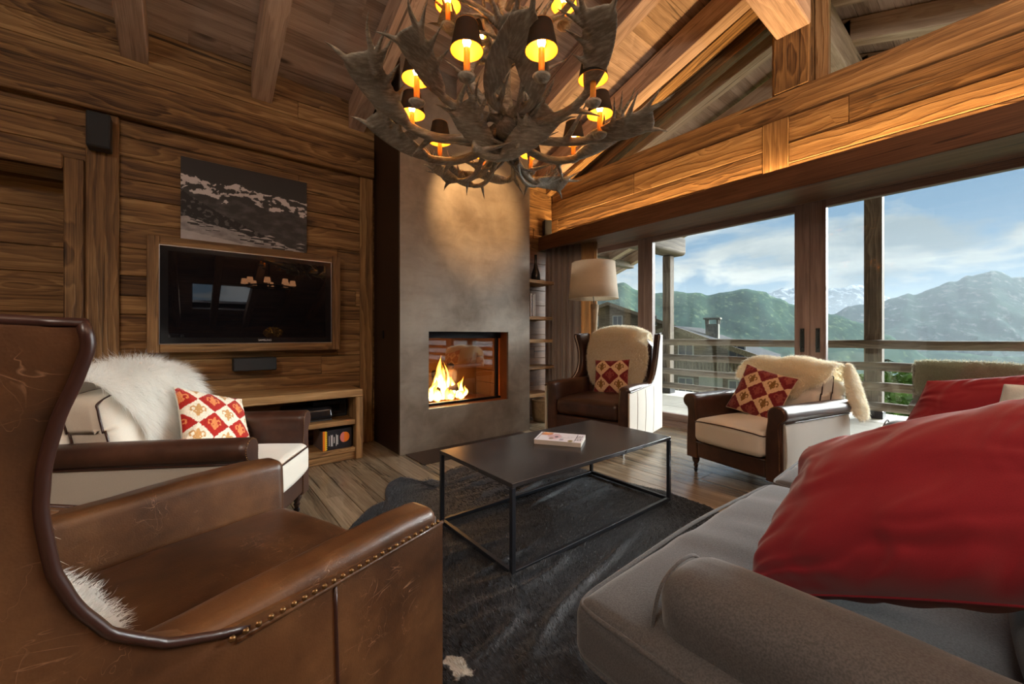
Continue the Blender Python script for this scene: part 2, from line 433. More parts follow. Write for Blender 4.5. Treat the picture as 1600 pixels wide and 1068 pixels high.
# post carrying the ridge, and the gable rafters
trim(6, (XW, 1.09, 3.312), (XW+.24, 1.36, 4.35), 2, 'beamwood')
def slope_beam(name, x0, x1, y0, y1, top, depth, mat, rnd=None, z_off=0.):
    """beam lying in the slope from y0 up to y1 (either slope); top measured below the ceiling plane"""
    mb = MB(); z0, z1 = ceilz(y0)-top, ceilz(y1)-top
    P = []
    for (y, z) in ((y0, z0), (y1, z1)):
        for (x, dz) in ((x0, 0), (x1, 0), (x1, -depth), (x0, -depth)): P.append((x, y, z+dz))
    L = math.hypot(y1-y0, z1-z0)
    G = [((0 if i < 4 else L), p[0], 0 if i % 4 < 2 else depth) for i, p in enumerate(P)]
    F = [(0, 1, 2, 3), (4, 7, 6, 5), (0, 4, 5, 1), (1, 5, 6, 2), (2, 6, 7, 3), (3, 7, 4, 0)]
    if (y1 > y0): F = [f[::-1] for f in F]
    mb.add(P, F, G, random.random() if rnd is None else rnd, smooth=False)
    return mb.build(name, M[mat], bevel=.006)
n = 7
TOPS = .012
for i, xr in enumerate((-2.95, -2.11, -1.27, -.43, .41, 1.25, 2.12, 3.0, 3.86)):
    struct(slope_beam('trim_%d' % n, xr, xr+.16, YT-.001, RY-.12, TOPS, .27, 'rafterwood')); n += 1
    struct(slope_beam('trim_%d' % n, xr, xr+.16, YB, RY+.0, TOPS, .27, 'rafterwood')); n += 1
for xr in (4.72, 5.55, 6.4, 7.25, 8.05):
    struct(slope_beam('trim_%d' % n, xr, xr+.16, 6.2, RY-.12, TOPS, .24, 'rafterwood')); n += 1
    struct(slope_beam('trim_%d' % n, xr, xr+.16, YB, RY+.0, TOPS, .24, 'rafterwood')); n += 1
# gable rafter of old wood against the glass
struct(slope_beam('trim_%d' % n, 4.04, 4.22, YT-.001, 1.36, .05, .30, 'beamwood', .5)); n += 1
struct(slope_beam('trim_%d' % n, 4.28, 4.40, YT+.2, 1.36, .05, .40, 'goldwood', .4)); n += 1
struct(slope_beam('trim_%d' % n, 4.04, 4.22, YB, 1.09, .05, .30, 'beamwood', .5)); n += 1
struct(slope_beam('trim_%d' % n, 4.28, 4.40, YB, 1.09, .05, .40, 'goldwood', .4)); n += 1
# ridge beam
mb = MB(); mb.box((XB, 1.075, 3.80), (XW+.001, 1.335, 4.32), 0, bev=.01, rnd=.7); struct(mb.build('trim_%d' % n, M['rafterwood'])); n += 1
mb = MB(); mb.box((XW+.24, 1.075, 3.95), (8.2, 1.335, 4.32), 0, bev=.01, rnd=.7); struct(mb.build('trim_%d' % n, M['rafterwood'])); n += 1
NTRIM = n
# ceiling boards, running along X
def ceiling_slope(mb, x0, x1, ya, yb, seed, hole=None):
    rr = random.Random(seed); step = 1 if yb > ya else -1; y = ya
    while (yb-y)*step > 1e-6:
        w = rr.uniform(.13, .2); y2 = y+step*min(w, abs(yb-y)); x = x0-rr.random()*2
        while x < x1:
            L = rr.uniform(1.5, 3.2); q0, q1 = max(x, x0), min(x+L, x1)
            segs = [(q0, q1)]
            if hole and min(y, y2) < hole[3]-1e-6 and max(y, y2) > hole[2]+1e-6:
                segs = [sg for sg in ((q0, min(q1, hole[0])), (max(q0, hole[1]), q1)) if sg[1]-sg[0] > .01]
            for s0, s1 in segs:
                if s1-s0 > .02:
                    e = .0012*step; za, zb = ceilz(y+e), ceilz(y2-e)
                    P = [(s0, y+e, za), (s1, y+e, za), (s1, y2-e, zb), (s0, y2-e, zb)]
                    P = P+[(p[0], p[1], p[2]+.03) for p in P]
                    G = [(p[0], p[1], p[2]) for p in P]
                    F = [(0, 1, 2, 3), (4, 7, 6, 5), (0, 4, 5, 1), (1, 5, 6, 2), (2, 6, 7, 3), (3, 7, 4, 0)]
                    if step < 0: pass
                    else: F = [f[::-1] for f in F]
                    mb.add(P, F, G, rr.random(), smooth=False)
            x += L
        y = y2
SKY = (0.0, 1.35, -6.5, -4.9)
mb = MB()
ceiling_slope(mb, XB, 4.45, RY, YT+.1, 21)
ceiling_slope(mb, XB, 4.45, RY, YB, 22, SKY)
def slab(x0, x1, ya, yb, o=.035, t=.15):
    P = []
    for y in (ya, yb):
        for (x, dz) in ((x0, o), (x1, o), (x1, o+t), (x0, o+t)): P.append((x, y, ceilz(y)+dz))
    F = [(0, 1, 2, 3), (4, 7, 6, 5), (0, 4, 5, 1), (1, 5, 6, 2), (2, 6, 7, 3), (3, 7, 4, 0)]
    mb.add(P, F, None, .3, smooth=False)
slab(XB-.2, 8.3, RY, 6.3); slab(XB-.2, SKY[0], YB-.2, RY); slab(SKY[1], 8.3, YB-.2, RY); slab(SKY[0], SKY[1], SKY[3], RY); slab(SKY[0], SKY[1], YB-.2, SKY[2])
struct(mb.build('ceiling', M['ceilwood']))
mb = MB()
ceiling_slope(mb, 4.45, 8.25, RY, 6.25, 23); ceiling_slope(mb, 4.45, 8.25, RY, YB, 24)
struct(mb.build('ceiling_porch', M['ceilwood']))
mb = MB()
for (y0, y1) in ((6.25, RY), (YB, RY)):
    P = []
    for y in (y0, y1):
        for (x, dz) in ((8.25, .2), (8.30, .2), (8.30, -.16), (8.25, -.16)): P.append((x, y, ceilz(y)+dz))
    mb.add(P, [(0, 1, 2, 3), (4, 7, 6, 5), (0, 4, 5, 1), (1, 5, 6, 2), (2, 6, 7, 3), (3, 7, 4, 0)], None, .4, smooth=False)
struct(mb.build('trim_%d' % n, M['greywood'])); n += 1
# skylight in the far slope (seen only in the television's reflection)
mb = MB()
za, zb = ceilz(SKY[2]), ceilz(SKY[3])
for (x0, x1) in ((SKY[0]-.03, SKY[0]), (SKY[1], SKY[1]+.03)):
    P = [(x0, SKY[2], za), (x1, SKY[2], za), (x1, SKY[3], zb), (x0, SKY[3], zb)]; P += [(p[0], p[1], p[2]+.25) for p in P]
    mb.add(P, [(0, 1, 2, 3), (4, 7, 6, 5), (0, 4, 5, 1), (1, 5, 6, 2), (2, 6, 7, 3), (3, 7, 4, 0)], smooth=False)
mb.box((SKY[0], SKY[2]-.03, za-.01), (SKY[1], SKY[2], za+.25), 0, bev=0); mb.box((SKY[0], SKY[3], zb-.01), (SKY[1], SKY[3]+.03, zb+.25), 0, bev=0)
M['whitepaint'] = plain('white_reveal_paint', (.7, .7, .7), .6)
struct(mb.build('window_9', M['whitepaint']))
# rear walls of the room
mb = MB(); boards(mb, 0, XB-.03, YB, YT, 0, 4.6, .03, sgn=1, seed=31); mb.box((XB-.2, YB, -.1), (XB-.031, YT, 4.7), 1, bev=0); struct(mb.build('wall_back', M['oldwood']))
mb = MB(); boards(mb, 1, YB-.03, XB, 4.62, 0, 1.6, .03, sgn=1, seed=32); mb.box((XB, YB-.2, -.1), (4.75, YB-.031, 1.75), 0, bev=0); struct(mb.build('wall_front', M['oldwood']))

# pelmet in front of the window head, with the shelf behind it
mb = MB(); mb.box((3.88, YB+.01, 2.335), (3.93, YT-.001, 2.53), 1, bev=.006, rnd=.35)
mb.box((3.93, YB+.01, 2.40), (4.62, YT-.001, 2.43), 1, bev=0, rnd=.5)
struct(mb.build('trim_%d' % n, M['pelmetwood'])); n += 1

# ------------------------------------------------------------------ glass
def glass_mat(name, tint=(.93, .965, .955), refl=.08):
    m = bpy.data.materials.new(name); m.use_nodes = True; nt = NT(m.node_tree)
    m.node_tree.nodes.remove(m.node_tree.nodes['Principled BSDF']); out = m.node_tree.nodes['Material Output']
    t = nt.new('ShaderNodeBsdfTransparent', ins={'Color': tint}); g = nt.new('ShaderNodeBsdfGlossy', ins={'Roughness': .01, 'Color': (1, 1, 1)})
    lw = nt.new('ShaderNodeFresnel', ins={'IOR': 1.4})
    mx = nt.new('ShaderNodeMixShader', ins={0: nt.math('MULTIPLY', lw.outputs[0], refl*10, clamp=True), 1: t.outputs[0], 2: g.outputs[0]})
    nt.l.new(mx.outputs[0], out.inputs[0]); return m
M['glass'] = glass_mat('window_glass')
M['fireglass'] = glass_mat('hearth_glass', (.95, .94, .91), .40)
M['blackmetal'] = plain('blackened_steel', (.03, .03, .035), .35, .8, bump=.05)
M['handle'] = plain('dark_handle_metal', (.05, .06, .06), .35, .7)
GX = 4.65
def leaf(name, y0, y1, st, z0=.07, z1=2.40, rail_t=.065, rail_b=.08, handle=None, x=GX, depth=.07):
    r = empty(name, (x, (y0+y1)/2, 0)); r['kind'] = 'structure'; w = (y1-y0)/2
    mb = MB()
    mb.box((-.0, -w, z0), (depth, -w+st, z1), 2, rnd=.5); mb.box((-.0, w-st, z0), (depth, w, z1), 2, rnd=.45)
    mb.box((.002, -w+st, z1-rail_t), (depth-.002, w-st, z1), 1, rnd=.4); mb.box((.002, -w+st, z0), (depth-.002, w-st, z0+rail_b), 1, rnd=.6)
    mb.build('window_frame', M['framewood'], r)
    g = MB(); g.box((depth/2-.004, -w+st-.01, z0+rail_b-.01), (depth/2+.004, w-st+.01, z1-rail_t+.01), bev=0); g.build('glass_pane', M['glass'], r)
    if handle:
        hb = MB(); hy = handle-(y0+y1)/2
        hb.box((-.006, hy-.017, .96), (-.0005, hy+.017, 1.19), 2, bev=.004)
        hb.tube([(-.004, hy, 1.0), (-.04, hy, 1.0), (-.045, hy, 1.02), (-.045, hy, 1.15), (-.04, hy, 1.17), (-.004, hy, 1.17)], .008, 8)
        hb.build('handle', M['handle'], r)
    return r
leaf('door_1', 1.215, 3.03, .125, handle=1.275)
leaf('door_2', -.75, 1.213, .125, handle=1.15)
leaf('window_3', -2.6, -.752, .12)
leaf('window_1', 3.032, 4.25, .10, x=GX+.02)
mb = MB()
mb.box((4.60, -2.6, -.02), (4.75, YT, .068), 1, rnd=.5); mb.box((4.63, -2.6, 2.402), (4.76, YT, 2.47), 1, rnd=.5)
struct(mb.build('trim_%d' % n, M['framewood'])); n += 1
# gable glazing
mb = MB()
mb.add([(4.34, 1.09, 3.3), (4.34, 1.09, 4.4), (4.34, YB, 3.3), (4.34, YB, 3.3)], [(0, 1, 2)], smooth=False)
gl = struct(mb.build('window_5', M['glass']))
mb = MB(); mb.add([(4.34, 1.36, 3.3), (4.34, 1.36, 4.4), (4.34, YT+.3, 3.3)], [(0, 2, 1)], smooth=False)
struct(mb.build('window_4', M['glass']))
mb = MB(); mb.box((4.3, .99, 3.31), (4.38, 1.085, 4.4), 2, rnd=.9); mb.box((4.3, 1.365, 3.31), (4.38, 1.42, 4.4), 2, rnd=.9); struct(mb.build('trim_%d' % n, M['goldwood'])); n += 1
# solid side closing the wall above the left fixed pane (outside reveal)
mb = MB(); mb.box((4.29, YT+.031, 0), (4.75, YT+.30, EAVE+.2), 0, bev=0, rnd=.3); struct(mb.build('wall_left_end', M['oldwood']))
# ================================================================== terrace and view
mb = MB(); y = -8.
while y < 6.2:
    x = 4.76
    while x < 7.75:
        L = .6; mb.box((x+.002, y+.002, -.04), (min(x+L, 7.75)-.002, y+.598, random.uniform(-.002, 0)), 0, rnd=random.random(), bev=.003); x += L
    y += .6
mb.box((4.76, -8, -.2), (7.76, 6.2, -.041), 1, bev=0)
M['terrace'] = plain('pale_terrace_slabs', lin(212, 206, 194), .6, noise=.10, nscale=3., bump=.15, bscale=30)
struct(mb.build('floor_terrace', M['terrace']))

def deck_post(y, w, label, z1, x=7.3):
    mb = MB(); mb.box((-w/2, -w/2, 0), (w/2, w/2, z1), 2, bev=.012, rnd=random.random())
    r = empty('deck_post', (x, y, 0), 0, label, 'post', 'posts of the terrace')
    mb.build('shaft', M['greywood'], r)
    b = MB(); b.box((-w/2-.012, -w/2-.012, 0), (w/2+.012, w/2+.012, .10), bev=.004); b.build('post_shoe', M['blackmetal'], r)
    return r
deck_post(1.175, .185, 'thick square timber post on the terrace, seen through the right sliding door', ceilz(1.175)-.06)
deck_post(4.21, .16, 'square timber post at the terrace corner under the thick roof timber', 2.68)
# rounded purlin head resting on the corner post
def pur(V):
    return V
mb = MB(); mb.rbox((4.78, 4.0, 2.69), (7.62, 4.36, 3.06), .07, 3)
o = mb.build('roof_purlin', M['greywood']); tag(o, 'heavy rounded roof timber resting on the terrace corner post', 'beam')
mb = MB(); mb.box((4.78, 5.6, 2.72), (8.2, 5.76, 2.86), 0, bev=.01); o = mb.build('trim_%d' % n, M['greywood']); struct(o); n += 1
r = empty('terrace_railing', (7.3, 4.2, 0), 0, 'weathered round log railing along the terrace edge', 'railing')
rr = random.Random(4)
for zc in (1.0, .71, .44, .17):
    mb = MB(); P = [(rr.uniform(-.008, .008)-.17, yy, zc+rr.uniform(-.006, .006)) for yy in np.linspace(.12, -12., 30)]
    mb.tube(P, [.058+rr.uniform(-.003, .003) for _ in P], 12, rnd=rr.random()); mb.build('rail', M['greywood'], r)
for yy in (-4.5, -8.2):
    mb = MB(); mb.box((-.06, yy-.07, 0), (.08, yy+.07, 1.06), 2); mb.build('baluster', M['greywood'], r)
# fleece hung over an outdoor chair back is added with the other skins

HAZE = .7e-4
# far terrain -------------------------------------------------------
def pix_dir(px, py):
    f = 624.; c, s_ = cos(YAW), sin(YAW)
    a = (px-800)/f; return np.array([c+a*s_, s_-a*c, (524-py)/f])
def mountain(name, label, prof, dist, depth, base_z, mat, seed, rough_amp, nx=170, ny=46, back=.5):
    """a range standing dist metres away; prof = heights of its crest by bearing, as elevation tangents"""
    xs = [p[0] for p in prof]; ys = [p[1] for p in prof]
    P = np.zeros((nx, ny, 3))
    px = np.linspace(xs[0], xs[-1], nx)
    crest = np.interp(px, xs, ys)
    for i in range(nx):
        d_ = pix_dir(px[i], 524)[:2]
        tz = (524-crest[i])/624.*dist+H
        jag = mnoise.fractal(Vector((px[i]*.035, seed, 0)), 1., 2., 6)*rough_amp*.22
        for j in range(ny):
            t = j/(ny-1)                     # 0 = foot near us, then crest at t = .8, then falls behind
            dd = dist-depth*(1-t/.8) if t <= .8 else dist+depth*back*(t-.8)/.2
            u = min(t/.8, 1.)
            hz = base_z+(tz-base_z)*(u**1.15) if t <= .8 else tz-(tz-base_z)*((t-.8)/.2)
            P[i, j] = (d_[0]*dd, d_[1]*dd, hz)
            q = Vector((P[i, j, 0], P[i, j, 1], seed*10))*(6./dist)
            k = mnoise.ridged_multi_fractal(q, .9, 2.1, 6, 1., 2.)-1.1
            P[i, j, 2] += k*rough_amp*(1-abs(u-.5)*.7)*(0.12+.88*(1-u**3) if t <= .8 else .12)+jag*(u**8)
    mb = MB(); mb.grid(P); o = mb.build(name, mat); tag(o, label, 'mountain'); return o
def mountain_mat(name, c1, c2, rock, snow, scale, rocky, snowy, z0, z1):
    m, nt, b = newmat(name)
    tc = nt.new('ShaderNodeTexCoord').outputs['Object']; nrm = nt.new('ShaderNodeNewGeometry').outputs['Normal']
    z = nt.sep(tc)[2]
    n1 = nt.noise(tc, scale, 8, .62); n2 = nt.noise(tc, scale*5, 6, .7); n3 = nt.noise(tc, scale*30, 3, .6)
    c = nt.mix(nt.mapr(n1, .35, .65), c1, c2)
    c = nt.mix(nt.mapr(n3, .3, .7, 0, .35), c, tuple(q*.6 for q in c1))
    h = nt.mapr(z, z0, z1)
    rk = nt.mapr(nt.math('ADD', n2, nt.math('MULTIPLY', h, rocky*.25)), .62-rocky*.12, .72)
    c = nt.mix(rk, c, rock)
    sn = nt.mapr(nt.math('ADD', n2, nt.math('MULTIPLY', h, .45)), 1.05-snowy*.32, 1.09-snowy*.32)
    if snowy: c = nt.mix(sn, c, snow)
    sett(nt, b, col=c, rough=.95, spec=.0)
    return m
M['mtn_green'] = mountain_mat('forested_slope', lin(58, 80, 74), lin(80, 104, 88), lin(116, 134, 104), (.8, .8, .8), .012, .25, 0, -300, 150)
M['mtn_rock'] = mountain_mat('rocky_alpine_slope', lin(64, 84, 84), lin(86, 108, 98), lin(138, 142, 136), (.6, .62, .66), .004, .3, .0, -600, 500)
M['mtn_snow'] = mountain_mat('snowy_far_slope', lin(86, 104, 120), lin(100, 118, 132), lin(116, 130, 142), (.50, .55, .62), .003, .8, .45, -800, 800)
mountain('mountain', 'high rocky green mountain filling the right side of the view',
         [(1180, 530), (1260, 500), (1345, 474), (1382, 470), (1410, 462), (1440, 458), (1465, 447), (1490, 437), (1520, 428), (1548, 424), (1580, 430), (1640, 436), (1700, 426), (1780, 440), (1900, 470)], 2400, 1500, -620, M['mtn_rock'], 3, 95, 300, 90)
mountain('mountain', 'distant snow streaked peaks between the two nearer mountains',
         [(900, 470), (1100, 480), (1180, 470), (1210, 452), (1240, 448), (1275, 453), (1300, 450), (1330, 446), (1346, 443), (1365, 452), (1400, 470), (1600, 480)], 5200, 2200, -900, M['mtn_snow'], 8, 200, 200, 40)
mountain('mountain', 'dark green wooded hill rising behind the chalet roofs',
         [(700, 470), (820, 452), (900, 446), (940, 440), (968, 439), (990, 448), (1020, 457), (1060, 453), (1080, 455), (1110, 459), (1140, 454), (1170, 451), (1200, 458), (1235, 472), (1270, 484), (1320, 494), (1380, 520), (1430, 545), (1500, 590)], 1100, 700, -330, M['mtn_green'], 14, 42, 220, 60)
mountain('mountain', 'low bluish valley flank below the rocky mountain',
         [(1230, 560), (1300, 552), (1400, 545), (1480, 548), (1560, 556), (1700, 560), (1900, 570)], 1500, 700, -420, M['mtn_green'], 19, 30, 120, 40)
# valley haze: real scattering air between us and the ranges
hz = bpy.data.materials.new('valley_haze'); hz.use_nodes = True; hn = NT(hz.node_tree); hz.node_tree.nodes.remove(hz.node_tree.nodes['Principled BSDF'])
vs_ = hn.new('ShaderNodeVolumeScatter', ins={'Color': (.80, .90, 1., 1), 'Density': HAZE, 'Anisotropy': .2}); hn.l.new(vs_.outputs[0], hz.node_tree.nodes['Material Output'].inputs['Volume'])
mb = MB(); mb.box((150, -5500, -1200), (8500, 7500, 420), bev=0); o = mb.build('haze', hz); tag(o, 'pale blue haze filling the valley before the mountains', 'haze', kind='stuff')
# ground falling away below the terrace
mb = MB(); P = np.zeros((60, 60, 3))
for i in range(60):
    for j in range(60):
        x = 7.8+(i/59.)**2*800; y = -500+j/59.*1000
        P[i, j] = (x, y, -5.5-(x-7.8)*.16*(1 if x < 60 else 1)-max(0, x-60)*.12+2.*mnoise.noise(Vector((x*.03, y*.03, 0))))
mb.grid(P)
M['meadow'] = plain('alpine_meadow', lin(96, 112, 66), .95, noise=.35, nscale=.5, spec=0.)
struct(mb.build('ground', M['meadow']))

# chalets --------------------------------------------------------
M['slate'] = plain('dark_slate_roof', lin(60, 62, 66), .9, spec=.1, noise=.25, nscale=3., bump=.4, bscale=12)
M['chaletwood'] = wood('weathered_chalet_boards', lin(84, 66, 50), lin(134, 114, 92), lin(164, 146, 122), rough=.8, bump=0, rings=3, knots=False)
M['render'] = plain('pale_wall_render', lin(196, 190, 178), .9, noise=.06)
M['stone'] = plain('chimney_stone', lin(132, 126, 116), .9, noise=.3, nscale=6)
M['darkpane'] = plain('dark_window_pane', lin(58, 66, 74), .15)
def chalet(loc, rz, w, d, hw, rise, label, chim, stone_base=True, floors=2, balc=()):
    r = empty('chalet', loc, rz, label, 'house', 'chalets below the terrace')
    # local: gable faces -x, width along y, ridge along x
    mb = MB(); P = [(0, -w/2, -6), (0, w/2, -6), (0, w/2, hw), (0, 0, hw+rise), (0, -w/2, hw)]; Q = [(d, p[1], p[2]) for p in P]
    F = [(0, 1, 2, 3, 4), (9, 8, 7, 6, 5)]+[(i, (i+1) % 5+0, (i+1) % 5+5, i+5) for i in range(5)]
    mb.add(P+Q, F, [(p[1], p[2], p[0]) for p in P+Q], .4, smooth=False); mb.build('wall', M['chaletwood'], r)
    if stone_base:
        b = MB(); b.box((-.06, -.30*w, -6), (.0, -.16*w, hw*.62), bev=0); b.build('rendered_wall', M['render'], r)
    sl = rise/(w/2); ov = 1.1
    for sg in (-1, 1):
        b = MB(); A = [(-ov, 0, hw+rise+.12), (d+ov, 0, hw+rise+.12), (d+ov, sg*(w/2+ov), hw-sl*ov+.12), (-ov, sg*(w/2+ov), hw-sl*ov+.12)]
        A += [(p[0], p[1], p[2]-.22) for p in A]
        b.add(A, [(0, 1, 2, 3), (4, 7, 6, 5), (0, 4, 5, 1), (1, 5, 6, 2), (2, 6, 7, 3), (3, 7, 4, 0)], smooth=False); b.build('roof_slope', M['slate'], r)
        b = MB(); b.add([(-ov-.04, 0, hw+rise+.14), (-ov-.04, sg*(w/2+ov), hw-sl*ov+.14), (-ov-.04, sg*(w/2+ov), hw-sl*ov-.22), (-ov-.04, 0, hw+rise-.22),
                         (-ov+.08, 0, hw+rise+.14), (-ov+.08, sg*(w/2+ov), hw-sl*ov+.14), (-ov+.08, sg*(w/2+ov), hw-sl*ov-.22), (-ov+.08, 0, hw+rise-.22)],
                        [(0, 1, 2, 3), (7, 6, 5, 4), (0, 4, 5, 1), (1, 5, 6, 2), (2, 6, 7, 3)], rnd=.6, smooth=False); b.build('bargeboard', M['chaletwood'], r)
    for cx, cy, ch in chim:
        z0 = hw+rise-abs(cy)*sl
        c = MB(); c.box((cx-.45, cy-.45, z0-.3), (cx+.45, cy+.45, z0+ch), bev=.03)
        c.box((cx-.6, cy-.6, z0+ch+.35), (cx+.6, cy+.6, z0+ch+.5), bev=.03)
        for ax in (-.4, .4):
            for ay in (-.4, .4): c.box((cx+ax-.08, cy+ay-.08, z0+ch), (cx+ax+.08, cy+ay+.08, z0+ch+.36), bev=0)
        c.build('chimney', M['stone'], r)
    wins = []
    for fl in range(floors):
        zc = hw+.35-fl*2.6
        for yy in (-w*.38, -w*.08, w*.14, w*.32): wins.append((yy, zc))
    for yy, zc in wins:
        f = MB(); f.box((-.1, yy-.55, zc-.6), (-.02, yy+.55, zc+.6), bev=.01); fo = f.build('window', M['render'], r)
        g = MB()
        g.box((-.13, yy-.45, zc-.5), (-.1, yy-.04, zc+.5), bev=0); g.box((-.13, yy+.04, zc-.5), (-.1, yy+.45, zc+.5), bev=0); g.build('pane', M['darkpane'], fo)
    for zb in balc:
        b = MB(); b.box((-1.3, -w*.47, zb-.12), (0, w*.47, zb), 1, bev=0)
        b.box((-1.3, -w*.47, zb+.9), (-1.2, w*.47, zb+1.0), 1, bev=0)
        for yy in np.arange(-w*.47, w*.47, .22): b.box((-1.28, yy, zb), (-1.23, yy+.15, zb+.9), 2, bev=0)
        b.build('balcony', M['chaletwood'], r)
    return r
ch1 = chalet((36.6, 28.3, -1.8), radians(30), 12, 12, 4.2, 2.3, 'weathered timber chalet seen under the lampshade through the narrow left pane', [(7, -3.4, 1.2)], False, 3, ())
ch2 = chalet((28.2, 15.85, -3.3), radians(17), 11, 11, 3.0, 2.05, 'chalet with slate roof, tall stone chimney and pale rendered wall, just below the railing', [(3.4, -2.2, 1.1)], True, 3, (1.9, -.6))

# trees below the terrace
def leaf_cloud(mb, c, rad, n_, rs, size, shape=(1, 1, 1)):
    ph = rs.rand(n_)*2*pi; ct = rs.rand(n_)*2-1; st = np.sqrt(1-ct*ct); rr_ = rad*(.55+.45*rs.rand(n_)**.5)
    C_ = np.stack([rr_*st*np.cos(ph)*shape[0], rr_*st*np.sin(ph)*shape[1], rr_*ct*shape[2]], 1)+c
    a = rs.randn(n_, 3); a /= np.linalg.norm(a, axis=1)[:, None]; b = np.cross(a, rs.randn(n_, 3)); b /= np.linalg.norm(b, axis=1)[:, None]
    s_ = size*(.6+.8*rs.rand(n_))[:, None]
    V = np.stack([C_-a*s_, C_+b*s_*.5, C_+a*s_, C_-b*s_*.5], 1).reshape(-1, 3)
    F = np.arange(n_*4).reshape(-1, 4); mb.add(V, F.tolist(), smooth=False)
M['leaves'] = plain('bright_leaves', lin(112, 138, 62), .7, noise=.4, nscale=2.)
M['needles'] = plain('dark_needles', lin(48, 72, 50), .8, noise=.3, nscale=3.)
M['bark'] = plain('bark', lin(84, 68, 52), .9)
def tree(px, py, dist, hgt, kind, label):
    d_ = pix_dir(px, py); c = np.array([d_[0]*dist, d_[1]*dist, H+d_[2]*dist])
    zb = -5.5-(c[0]-7.8)*.17-1.5
    r = empty('spruce' if kind == 'spruce' else 'bushy_tree', (c[0], c[1], zb), 0, label, 'tree', 'trees below the terrace')
    top = c[2]-zb; rs = np.random.RandomState(int(px)); t = MB(); t.tube([(0, 0, 0), (.1, 0, top*.5), (0, 0, top*.95)], [.25, .16, .03], 8); t.build('trunk', M['bark'], r)
    mb = MB()
    if kind == 'spruce':
        for k in range(22):
            u = k/21.; z = top-hgt*u; rad = .12+.24*hgt*u
            for q in range(9):
                a = q*2*pi/9+k*.7; dv = np.array([cos(a), sin(a), -.35]); n_ = 14
                for w_ in range(n_):
                    p = np.array([0, 0, z])+dv*rad*(w_+1)/n_; sd = np.array([-sin(a), cos(a), -.4])*.16*(1-.5*w_/n_)*(.5+u)
                    mb.add([p-dv*.1, p+sd, p+dv*.18, p-sd], [(0, 1, 2, 3)], smooth=False)
        mb.build('foliage', M['needles'], r)
    else:
        for k in range(7): leaf_cloud(mb, np.array([rs.uniform(-1, 1)*hgt*.3, rs.uniform(-1, 1)*hgt*.3, top-hgt*.35+rs.uniform(-.2, .2)*hgt]), hgt*.3, 700, rs, .11)
        mb.build('foliage', M['leaves'], r)
tree(1386, 562, 19, 5, 'spruce', 'dark spruce just right of the thick terrace post')
tree(1425, 578, 15, 2.8, 'bushy', 'bright green bush below the railing beside the terrace fleece')
tree(1392, 618, 13, 2.2, 'bushy', 'low green bush behind the lowest rail, right of the thick terrace post')
tree(1345, 590, 17, 2.8, 'bushy', 'leafy tree between the cream armchair and the thick terrace post')
tree(1340, 628, 12, 1.6, 'bushy', 'small bush glimpsed past the hanging fleece end of the armchair')
# ================================================================== fireplace
def plaster_mat():
    m, nt, b = newmat('brushed_steel_cladding')
    tc = nt.new('ShaderNodeTexCoord').outputs['Object']
    n1 = nt.noise(tc, 1.1, 5, .6, .6); n2 = nt.noise(nt.vmath('MULTIPLY', tc, (3, 3, 14)), 1., 4, .6); n3 = nt.noise(tc, 5., 5, .6, .5)
    c = nt.mix(nt.mapr(n1, .3, .7), lin(112, 98, 84), lin(142, 134, 124))
    c = nt.mix(nt.mapr(n3, .4, .72, 0, .6), c, lin(158, 148, 134))
    c = nt.mix(nt.mapr(n2, .5, .75, 0, .3), c, lin(104, 86, 68))
    sett(nt, b, col=c, rough=nt.mapr(n1, .3, .7, .3, .5), metal=.25, spec=.5)
    nt.set(b.inputs['Normal'], nt.bump(n3, .06, .01)); return m
M['steelclad'] = plaster_mat()
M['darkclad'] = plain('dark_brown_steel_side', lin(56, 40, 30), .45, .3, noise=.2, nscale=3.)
M['rust'] = plain('oxidised_steel_lining', lin(150, 84, 40), .55, .1, noise=.2, nscale=4.)
M['firebrick'] = plain('heated_fireclay_panel', lin(112, 74, 44), .8, noise=.2, nscale=6.)
fp = empty('fireplace', (2.31, 3.56, 0), 0, 'tall steel clad fireplace rising to the roof with burning glazed hearth', 'fireplace')
X0, X1, Z0, Z1 = 1.805-2.31, 2.795-2.31, .40, 1.16
xl, xr_ = 1.512-2.31, 3.115-2.31; ZT = 4.0
mb = MB()   # front cladding with opening, 2 cm thick returns
for lo, hi in (((xl, 0, .0), (X0, .03, ZT-.24)), ((X1, 0, .0), (xr_, .03, ZT-.24)), ((X0, 0, .0), (X1, .03, Z0)), ((X0, 0, Z1), (X1, .03, ZT-.24))):
    mb.box(lo, hi, bev=0, rnd=.5)
mb.build('front_cladding', M['steelclad'], fp)
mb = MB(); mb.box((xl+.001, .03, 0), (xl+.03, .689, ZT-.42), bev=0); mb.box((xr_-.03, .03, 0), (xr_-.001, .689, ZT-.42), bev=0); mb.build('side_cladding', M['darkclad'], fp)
mb = MB(); D = .60
mb.box((X0-.02, .03, Z0-.02), (X0, D, Z1+.02), bev=0); mb.box((X1, .03, Z0-.02), (X1+.02, D, Z1+.02), bev=0)
mb.box((X0, .03, Z0-.02), (X1, D, Z0), bev=0)
mb.build('reveal', M['rust'], fp)
mb = MB(); mb.box((X0, .03, Z1), (X1, D, Z1+.02), bev=0)
for lo, hi in (((X0, .14, Z1-.07), (X1, .17, Z1)), ((X1-.07, .14, Z0), (X1-.035, .17, Z1)), ((X0, .14, Z0), (X0+.03, .17, Z1)), ((X0, .14, Z0), (X1, .17, Z0+.025))): mb.box(lo, hi, bev=.004)
mb.build('door_frame', M['blackmetal'], fp)
mb = MB(); mb.box((X0+.03, .153, Z0+.025), (X1-.07, .157, Z1-.07), bev=0); mb.build('glass_door', M['fireglass'], fp)
mb = MB(); mb.box((X0, D-.02, Z0), (X1, D, Z1), bev=0)
